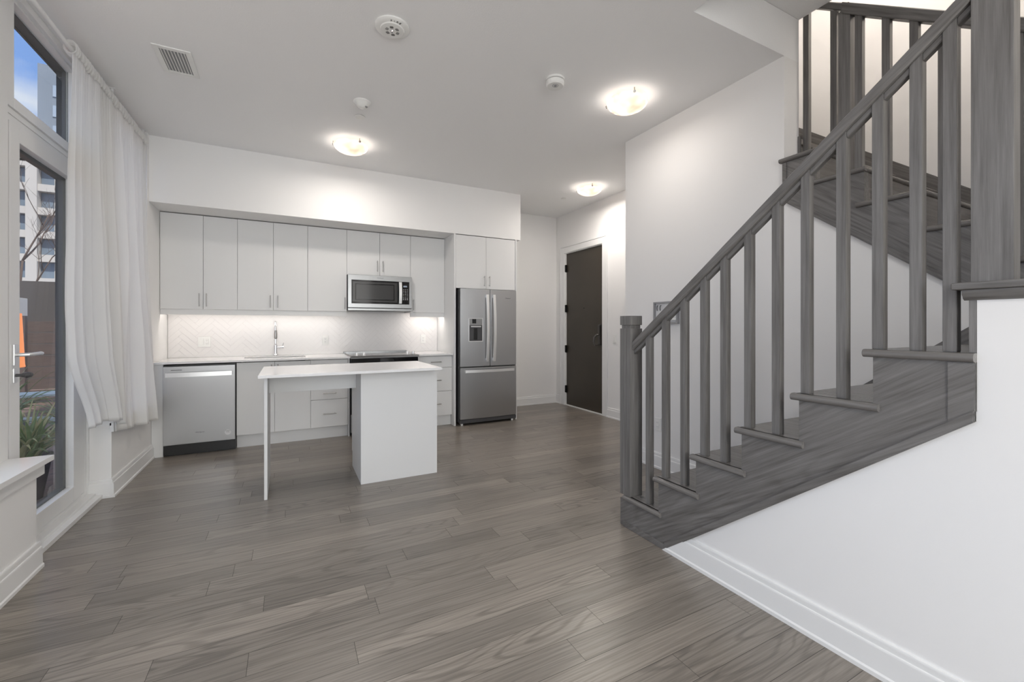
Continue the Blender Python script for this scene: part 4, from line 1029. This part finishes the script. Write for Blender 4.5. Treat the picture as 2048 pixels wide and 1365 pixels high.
# small wall rack on the stair wall
t = thing('wall_rack', (XW, 2.66, 1.275), 'small grey framed key rack on the white wall behind the handrail', 'key rack')
m = MB(); y0, y1, z0, z1 = 2.530, 2.795, 1.272, 1.462
B('back_board', M['paper'], XW - 0.012, XW - 0.001, y0 + 0.01, y1 - 0.01, z0 + 0.01, z1 - 0.01, t)
m.frame('X', XW - 0.030, XW - 0.001, y0, y1, z0, z1, 0.014, 0.001)
m.build('frame', M['grey'], t, smooth=True)
B('ledge', M['white'], XW - 0.030, XW - 0.011, y0 + 0.015, y1 - 0.015, z0 + 0.03, z0 + 0.045, t)
for y in (2.755, 2.72):
    m = MB(); m.tube([(XW - 0.011, y, 1.43), (XW - 0.022, y, 1.43), (XW - 0.026, y, 1.41), (XW - 0.024, y, 1.385)], 0.003, 8); m.build('hook', M['black'], t, smooth=True)

# ------------------------------------------------------------------ lower flight
RUN, RIS = 0.2525, 0.1945
nose = lambda k: 2.0625 - RUN * (k - 1)
t = thing('staircase', (2.38, 1.3, 0), 'lower flight of dark stained oak stairs rising towards the viewer', 'staircase')
XI = XW - 0.02
# stringer board with stepped top
pts = [(2.098, 0.0), (2.098, RIS - 0.028)]
for k in range(1, 7):
    y_next = nose(k + 1) - 0.028
    pts += [(y_next, RIS * k - 0.028)]
    if k < 6: pts += [(y_next, RIS * (k + 1) - 0.028)]
pts[-1] = (0.513, RIS * 6 - 0.028)
pts += [(0.513, zb1(0.513)), (1.735, 0.0)]
MB().prism(pts, XS - 0.012, XS + 0.03, 'X').build('stringer', M['wood_d'], t)
m = MB(); w = 0.038
m.prism([(1.735, 0.0), (0.513, zb1(0.513)), (0.513, zb1(0.513) + w), (1.74, 0.038)], XS - 0.022, XS - 0.006, 'X', 0.003)
m.prism([(0.513, zb1(0.513)), (0.575, zb1(0.575) + 0.02), (0.575, RIS * 6 - 0.03), (0.513, RIS * 6 - 0.03)], XS - 0.0165, XS - 0.006, 'X', 0.002)
m.box(XS - 0.024, XS - 0.006, 1.735, 2.06, 0.0, 0.034, 0.004)
m.build('stringer_moulding', M['wood_d'], t, smooth=True)
def tread(name, k, parent, x0, x1, y_nose, y_back, z, over=0.022, side=-1):
    m = MB(); th = 0.028; r = th / 2; n = 6
    # section with a rounded nose, in (y,z)
    sgn = 1 if y_nose > y_back else -1
    arc = [(y_nose - sgn * r + sgn * r * math.cos(a), z - r + r * math.sin(a)) for a in [PI / 2 - PI * i / 8 for i in range(9)]]
    m.prism([(y_back, z)] + arc + [(y_back, z - th)], x0, x1, 'X')
    # rounded return along the open side
    xe = x0 if side < 0 else x1
    arc = [(xe + side * (over - r) + side * r * math.cos(a), z - r + r * math.sin(a)) for a in [PI / 2 - PI * i / 8 for i in range(9)]]
    ya, yb = y_nose - sgn * 0.002, y_back - sgn * 0.018
    m.prism([(xe - side * 0.01, z)] + arc + [(xe - side * 0.01, z - th)], ya, yb, 'Y')
    return m.build(name, M['wood_t'], parent, smooth=True, angle=0.5)
for k in range(1, 7):
    yb = nose(k + 1) - 0.03 if k < 6 else 0.53
    tread('tread', k, t, XS - 0.010, XI, nose(k), yb, RIS * k)
    B('riser', M['wood_x'], XS + 0.02, XI, nose(k) - 0.048, nose(k) - 0.03, RIS * (k - 1) if k > 1 else 0.0, RIS * k - 0.0285, t)
MB().prism([(2.10, 0), (2.10, 0.30), (nose(1) + 0.0, 0.33), (0.2, RIS * 6 + 0.70), (-0.5, RIS * 6 + 0.2), (-0.5, 0.9), (0.2, 0.9)], XI, XW - 0.001, 'X').build('skirt_board', M['wood_d'], t) if False else None
zsk = lambda y: 1.17 + 0.086 + (0.80 - y) * (RIS / RUN)
MB().prism([(2.20, 0.0), (2.20, zsk(2.20)), (0.45, zsk(0.45)), (0.45, 1.0)], XW - 0.018, XW - 0.001, 'X', 0.002).build('skirt_board', M['wood_d'], t)
# landing between the flights
B('landing', M['wood_x'], XS + 0.112, XW - 0.02, -0.62, 0.54, RIS * 7 - 0.03, RIS * 7, t)
B('riser', M['wood_x'], XS + 0.03, XI, 0.51, 0.528, RIS * 6, RIS * 7 - 0.031, t)

# railing of the lower flight
t = thing('stair_railing', (1.91, 1.3, 0), 'dark oak railing with square balusters on the lower flight, nearest the viewer', 'railing')
XB0, XB1 = 1.893, 1.928
NX0, NX1, NY0, NY1 = XS - 0.0125, 1.965, 2.012, 2.102
nw = MB()
nw.box(NX0, NX1, NY0, NY1, RIS, 1.236, 0.002); nw.box(NX0 + 0.008, NX1 - 0.008, NY0 + 0.008, NY1 - 0.008, 1.235, 1.258, 0.001); nw.box(NX0, NX1, NY0, NY1, 1.257, 1.315, 0.003)
nw = nw.build('newel_post', M['wood_z'], t, smooth=True)
def rail_top(y): return 1.236 + 0.785 * (1.905 - y)
def bal(y0, y1, zb, parent, xa=XB0, xb=XB1, top=None, off=0.052):
    f = top or rail_top
    m = MB(); m.prism([(y0, zb), (y1, zb), (y1, f(y1) - off), (y0, f(y0) - off)], xa, xb, 'X', 0.0015)
    return m.build('baluster', M['wood_z'], parent, smooth=True)
lefts = [1.898, 1.774, 1.644, 1.517, 1.401, 1.276, 1.147, 1.027, 0.897, 0.782, 0.676, 0.592]
for L_ in lefts:
    y1 = L_ * 1.007; y0 = y1 - 0.034
    k = 1
    while k < 6 and y1 < nose(k + 1) + 0.002: k += 1
    bal(y0, y1, RIS * k, t)
# handrail: moulded section swept along the slope
def rail(ya, yb, f, xa, xb, parent, h=0.052, mat='wood_d'):
    m = MB(); c = 0.006
    def sweep(sec):
        bm = bmesh.new(); A = [bm.verts.new((x, ya, f(ya) + dz)) for x, dz in sec]; Bv = [bm.verts.new((x, yb, f(yb) + dz)) for x, dz in sec]; n = len(sec)
        bm.faces.new(A); bm.faces.new(Bv[::-1])
        for i in range(n): bm.faces.new((A[i], Bv[i], Bv[(i + 1) % n], A[(i + 1) % n]))
        bmesh.ops.recalc_face_normals(bm, faces=bm.faces[:]); m._merge(bm)
    sweep([(xa + c, 0), (xb - c, 0), (xb, -c), (xb, -h + c), (xb - c, -h), (xa + c, -h), (xa, -h + c), (xa, -c)])
    return m.build('handrail', M[mat], parent, smooth=True, angle=0.5)
rail(NY0 - 0.001, 0.485, rail_top, 1.878, 1.944, t)
def shoe(pairs, f, xa, xb, parent, h=0.052, d=0.024):
    for a, b in pairs:
        m = MB(); m.prism([(a, f(a) - h), (b, f(b) - h), (b, f(b) - h - d), (a, f(a) - h - d)], xa + 0.004, xb - 0.004, 'X', 0.002)
        m.build('fillet', M['wood_d'], parent, smooth=True)
ys = [NY0] + [v for L_ in lefts for v in (L_ * 1.007, L_ * 1.007 - 0.034)] + [0.53]
shoe([(ys[i], ys[i + 1]) for i in range(0, len(ys) - 1, 2)], rail_top, XB0, XB1, t)
# upper newel on the capped half wall
MB().box(1.880, 1.936, 0.437, 0.527, 1.3855, 2.60, 0.002).build('newel_post', M['wood_z'], t, smooth=True)
MB().box(1.846, 2.02, -0.60, 0.563, 1.363, 1.3853, 0.006, 3).build('wall_cap', M['wood_y'], t, smooth=True)
MB().prism([(1.858, 1.362), (1.858, 1.348), (1.866, 1.335), (1.8765, 1.330), (1.8765, 1.362)], -0.60, 0.528 + 0.012, 'Y').build('cap_moulding', M['wood_y'], t, smooth=True)
MB().box(XS - 0.0005, XS + 0.11, 0.5125, 0.530, RIS * 6 + 0.0005, 1.3625, 0.001).build('end_board', M['wood_z'], t, smooth=True)

# ------------------------------------------------------------------ upper flight
t = thing('staircase', (3.4, 1.2, 1.36), 'upper flight of dark oak stairs climbing back over the white wall', 'staircase')
XU = 2.872
n2 = {8: 0.465, 9: 0.716, 10: 0.968, 11: 1.2185, 12: 1.47, 13: 1.72, 14: 1.97, 15: 2.22, 16: 2.47}
z2 = lambda k: 2.150 + (k - 11) * 0.197
zb2 = lambda y: 2.034 + 0.765 * (y - 1.632)
pts = [(0.30, zb2(0.30)), (0.30, z2(7) - 0.03), (n2[8] + 0.012, z2(7) - 0.03)]
for k in range(8, 13):
    pts += [(n2[k] + 0.012, z2(k) - 0.028)]
    if k < 12: pts += [(n2[k + 1] + 0.012, z2(k) - 0.028)]
pts += [(1.68, z2(12) - 0.028), (1.68, zb2(1.68))]
MB().prism(pts, XU + 0.002, XW + 0.03, 'X').build('stringer', M['wood_u'], t)
m = MB(); m.prism([(0.30, zb2(0.30)), (1.68, zb2(1.68)), (1.68, zb2(1.68) + 0.04), (0.30, zb2(0.30) + 0.04)], XU - 0.008, XU + 0.004, 'X', 0.003)
m.box(XU - 0.004, XU + 0.004, 1.655, 1.68, zb2(1.66), z2(12) - 0.03)
m.build('stringer_moulding', M['wood_u'], t, smooth=True)
for k in range(8, 17):
    yb = n2[k + 1] + 0.03 if k < 16 else 2.9
    open_ = k <= 12
    x0_ = XU if open_ else 3.057
    if k == 12:
        yb = 1.678
    if open_: tread('tread', k, t, x0_, XE - 0.019, n2[k] - 0.0, yb, z2(k), 0.02, -1)
    else: B('tread', M['wood_x'], x0_, XE - 0.019, n2[k], yb, z2(k) - 0.028, z2(k), t)
    B('riser', M['wood_x'], x0_ + 0.02, XE - 0.019, n2[k] + 0.0135, n2[k] + 0.03, z2(k - 1), z2(k) - 0.0285, t)
B('tread_extension', M['wood_x'], 3.057, XE - 0.019, 1.678, 1.75, z2(12) - 0.028, z2(12), t)
B('landing', M['wood_x'], XW - 0.018, XE - 0.001, -0.62, n2[8] + 0.02, z2(7) - 0.03, z2(7), t)
zs2 = lambda y: 2.235 + (y - 1.216) * 0.785
MB().prism([(0.30, z2(7)), (0.30, zs2(0.30)), (2.95, zs2(2.95)), (2.95, zs2(2.95) - 0.3)], XE - 0.018, XE - 0.001, 'X', 0.002).build('skirt_board', M['wood_u'], t)
# vertical trim on the wall end beside the top tread
MB().box(3.040, 3.056, 1.664, 1.679, z2(12), z2(12) + 0.18, 0.001).build('wall_end_trim', M['wood_z'], t, smooth=True)

t = thing('stair_railing', (2.9, 1.2, 1.36), 'dark oak railing with square balusters on the upper flight, behind the large newel', 'railing')
rt2 = lambda y: 3.146 + (y - 1.336) * 0.765
YB2 = [1.278, 1.152, 1.034, 0.923, 0.80, 0.676]
for L_ in YB2:
    y1 = L_; y0 = y1 - 0.036
    k = 8
    while k < 12 and y0 > n2[k + 1] - 0.002: k += 1
    bal(y0, y1, z2(k), t, 2.876, 2.911, rt2, 0.066)
bal(1.46, 1.496, z2(12), t, 3.066, 3.101, lambda y: 3.29 + (y - 1.45) * 0.765, 0.055)
bal(1.625, 1.66, z2(12), t, 3.066, 3.101, lambda y: 3.29 + (y - 1.45) * 0.765, 0.055)
rail(0.20, 1.336, rt2, 2.862, 2.925, t, h=0.066, mat='wood_u')
rail(1.345, 1.675, lambda y: 3.29 + (y - 1.45) * 0.765, 3.064, 3.115, t, h=0.05, mat='wood_u')
MB().box(2.876, 2.93, 1.300, 1.361, z2(11), 3.10, 0.002).build('newel_post', M['wood_z'], t, smooth=True)
MB().box(2.925, 3.12, 1.330, 1.372, 3.10, 3.165, 0.004).build('rail_return', M['wood_u'], t, smooth=True)
point_light('upstairs_fill', (3.45, 0.9, 4.7), 28, (1, 0.91, 0.82), 0.15)  # light added above the closed stairwell, without a fixture

# ------------------------------------------------------------------ outside
struct(B('wall_building_above', M['concrete'], -1.37, 2.945, YR - 0.12, 6.06, 3.51, 8), 'unseen upper storeys added to shade the patio')  # unseen mass added overhead, its height set to shade the patio
struct(B('wall_building_above', M['concrete'], 2.95, 4.06, YR - 0.12, 6.06, 5.31, 8), 'unseen upper storeys added to shade the patio')
struct(B('ground', M['paver'], -60, -1.37, -20, 70, -0.12, -0.02), 'brown brick patio paving')
def planter(label, x, y, r, h, n, L, seed, mats):
    rng = random.Random(seed)
    t = thing('potted_plant', (x, y, -0.02), label, 'potted plant')
    MB().lathe([(0, 0), (r * 0.62, 0), (r, h), (r * 1.06, h), (r * 1.06, h + 0.02), (r * 0.9, h + 0.02), (r * 0.86, h - 0.03), (0, h - 0.03)], (x, y, -0.02), 'Z', 28).build('pot', M['pot'], t, smooth=True)
    MB().lathe([(0, 0.006), (r * 0.84, 0)], (x, y, h - 0.045), 'Z', 24).build('soil', M['soil'], t)
    for mi, mat in enumerate(mats):
        bm = bmesh.new()
        for i in range(n // len(mats)):
            a = rng.uniform(0, 2 * PI); le = L * rng.uniform(0.6, 1.05); out = rng.uniform(0.35, 1.0); w = rng.uniform(0.009, 0.016)
            base = Vector((x + rng.uniform(-1, 1) * r * 0.4, y + rng.uniform(-1, 1) * r * 0.4, h - 0.05)); prev = None
            d = Vector((math.cos(a), math.sin(a), 0)); sd = Vector((-math.sin(a), math.cos(a), 0))
            for s in range(9):
                q = s / 8; p = base + d * (out * le * 0.75 * q ** 1.3) + Vector((0, 0, le * (1.15 - 0.25 * out) * q - le * 0.75 * out * q * q))
                if p.x > -1.47: p.x = -1.47 - 0.35 * (p.x + 1.47)
                ww = w * (1 - q ** 2.5) + 0.0005
                row = [bm.verts.new(p - sd * ww), bm.verts.new(p - Vector((0, 0, ww * 0.5))), bm.verts.new(p + sd * ww)]
                if prev:
                    bm.faces.new((prev[0], prev[1], row[1], row[0])); bm.faces.new((prev[1], prev[2], row[2], row[1]))
                prev = row
        mm = MB(); mm.bm.free(); mm.bm = bm; o = mm.build('leaves', mat, t, smooth=True, angle=2)
        s_ = o.modifiers.new('thick', 'SOLIDIFY'); s_.thickness = 0.0008
planter('strappy green plant in a grey pot just outside the patio door glass', -1.70, 4.42, 0.13, 0.30, 90, 0.62, 1, (M['leaf'], M['leafy']))
planter('strappy plant in a grey pot right of the first, close to the dark window edge', -1.60, 4.95, 0.14, 0.34, 90, 0.62, 2, (M['leaf'], M['leafy']))
planter('larger spiky plant in a dark pot farther out on the patio', -2.35, 5.6, 0.19, 0.36, 110, 0.85, 3, (M['leaf'], M['leaf'], M['leafy']))
t = thing('reflected_lamp', (-1.985, 4.73, -0.02), 'orange tapered shade standing in for a lamp reflected in the patio door', 'lamp')  # glowing shade set outside in place of a lamp reflected in the glass
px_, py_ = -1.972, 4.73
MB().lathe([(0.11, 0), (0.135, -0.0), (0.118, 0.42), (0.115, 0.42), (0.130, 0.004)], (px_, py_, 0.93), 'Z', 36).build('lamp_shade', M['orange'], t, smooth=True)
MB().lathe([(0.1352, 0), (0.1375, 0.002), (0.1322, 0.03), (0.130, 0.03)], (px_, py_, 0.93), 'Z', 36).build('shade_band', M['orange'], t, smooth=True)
m = MB(); m.cyl((px_, py_, -0.02), (px_, py_, 1.30), 0.010, seg=12); m.build('pole', M['darkm'], t, smooth=True)
MB().lathe([(0, 0), (0.11, 0), (0.11, 0.012), (0.02, 0.025), (0, 0.025)], (px_, py_, -0.02), 'Z', 28).build('base', M['darkm'], t, smooth=True)
# bench
t = thing('bench', (-2.9, 7.3, -0.02), 'pale slatted bench crossing the patio behind the plants', 'bench')
m = MB()
for i in range(3): m.box(-3.7, -1.9, 7.0 + i * 0.12, 7.10 + i * 0.12, 0.42, 0.45, 0.003)
m.build('seat', M['bench'], t, smooth=True)
for x in (-3.55, -2.05): B('leg', M['bench'], x - 0.03, x + 0.03, 7.02, 7.32, -0.02, 0.42, t)
B('lower_shelf', M['bench'], -3.6, -2.0, 7.05, 7.3, 0.12, 0.15, t)
# fence
t = thing('fence', (-4.4, 9.9, -0.02), 'dark brown horizontal board fence at the back of the patio', 'fence')
m = MB()
for i in range(7): m.box(-9, -1.4, 9.9, 9.93, 0.02 + i * 0.19, 0.19 + i * 0.19, 0.004)
m.build('boards', M['fence'], t, smooth=True)
for x in (-8, -6.1, -4.6, -3.85, -3.0, -1.6): B('post', M['fence'], x - 0.05, x + 0.05, 9.82, 9.90, -0.02, 1.42, t)
tag(B('utility_cabinet', M['concrete'], -4.62, -4.18, 10.4, 10.9, -0.02, 1.75, bev=0.01), 'pale box standing beyond the brown fence', 'utility box')
tag(B('garden_wall', M['gwall'], -30, -1.5, 14.0, 14.3, -0.02, 2.3), 'brown boundary wall beyond the fence', 'wall')
# bare tree
def tree(label, x, y, H_, seed):
    rng = random.Random(seed); t = thing('bare_tree', (x, y, -0.02), label, 'tree'); trunk, tw = MB(), MB()
    def grow(p, d, L, r, lvl):
        pts = [p]; q = p.copy(); dd = d.copy()
        for i in range(4):
            dd = (dd + Vector((rng.uniform(-.16, .16), rng.uniform(-.16, .16), rng.uniform(-.02, .12)))).normalized(); q = q + dd * L / 4; pts.append(q.copy())
        (trunk if lvl < 1 else tw).tube(pts, r, 6 if lvl > 0 else 10, rad=[r * (1 - 0.12 * i) for i in range(5)])
        if lvl >= 4: return
        for i in range(3 if lvl else 5):
            k = rng.choice((2, 3, 4)); a = rng.uniform(0, 2 * PI); sp = rng.uniform(0.35, 0.75)
            side = Vector((math.cos(a), math.sin(a), 0.3)); grow(pts[k], (dd * (1 - sp * 0.5) + side * sp).normalized(), L * rng.uniform(.5, .75), r * .5, lvl + 1)
    grow(Vector((x, y, -0.02)), Vector((0, 0, 1)), H_ * 0.55, 0.06, 0)
    trunk.build('trunk', M['bark'], t, smooth=True, angle=2); tw.build('branches', M['bark'], t, smooth=True, angle=2)
tree('bare thin branched tree between the fence and the pale apartment block', -5.4, 16.4, 5.0, 5)
tree('second bare tree farther left in front of the pale apartment block', -8.3, 21.0, 6.5, 8)
# pale apartment block
def block():
    t = thing('apartment_building', (-32, 80, 0), 'pale apartment block with gridded frame seen through the patio door', 'building')
    Y = 80.0; zs = [16.7 + 3.15 * k for k in range(-5, 3)]; zt = 24.0
    B('core', M['bbrown'], -56, -14, Y + 1.2, Y + 14, -0.02, zt - 0.5, t)
    cols = [-30.3 + 3.45 * i for i in range(-7, 5)]
    for c in cols: B('column', M['concrete'], c - 0.55, c + 0.55, Y - 0.2, Y + 1.2, -0.02, zt, t)
    for z in zs + [zt - 0.4]: B('floor_band', M['concrete'], -56, -14, Y, Y + 1.2, z - 0.5, z + 0.45, t)
    for i, c in enumerate(cols[:-1]):
        for j, z in enumerate(zs):
            if z + 2.8 > zt: continue
            w = B('window', M['bglass'], c + 0.6, c + 2.85, Y + 0.9, Y + 1.1, z + 0.5, z + 2.6, t)
            if 2 <= i <= 9 and j > 1: B('mullion', M['concrete'], c + 1.9, c + 2.0, Y + 0.82, Y + 0.9, z + 0.5, z + 2.6, w)
block()
def tower():
    t = thing('tower', (-28, 104, 0), 'slate grey tower rising into the sky in the transom window', 'building')
    B('shaft', M['tower'], -37.2, -16, 100, 116, -0.02, 45.2, t)
    for i in range(5):
        for j in range(11):
            B('window', M['towerw'], -35.3 + i * 3.6, -33.0 + i * 3.6, 99.85, 100.02, 6 + j * 3.4, 7.9 + j * 3.4, t)
tower()
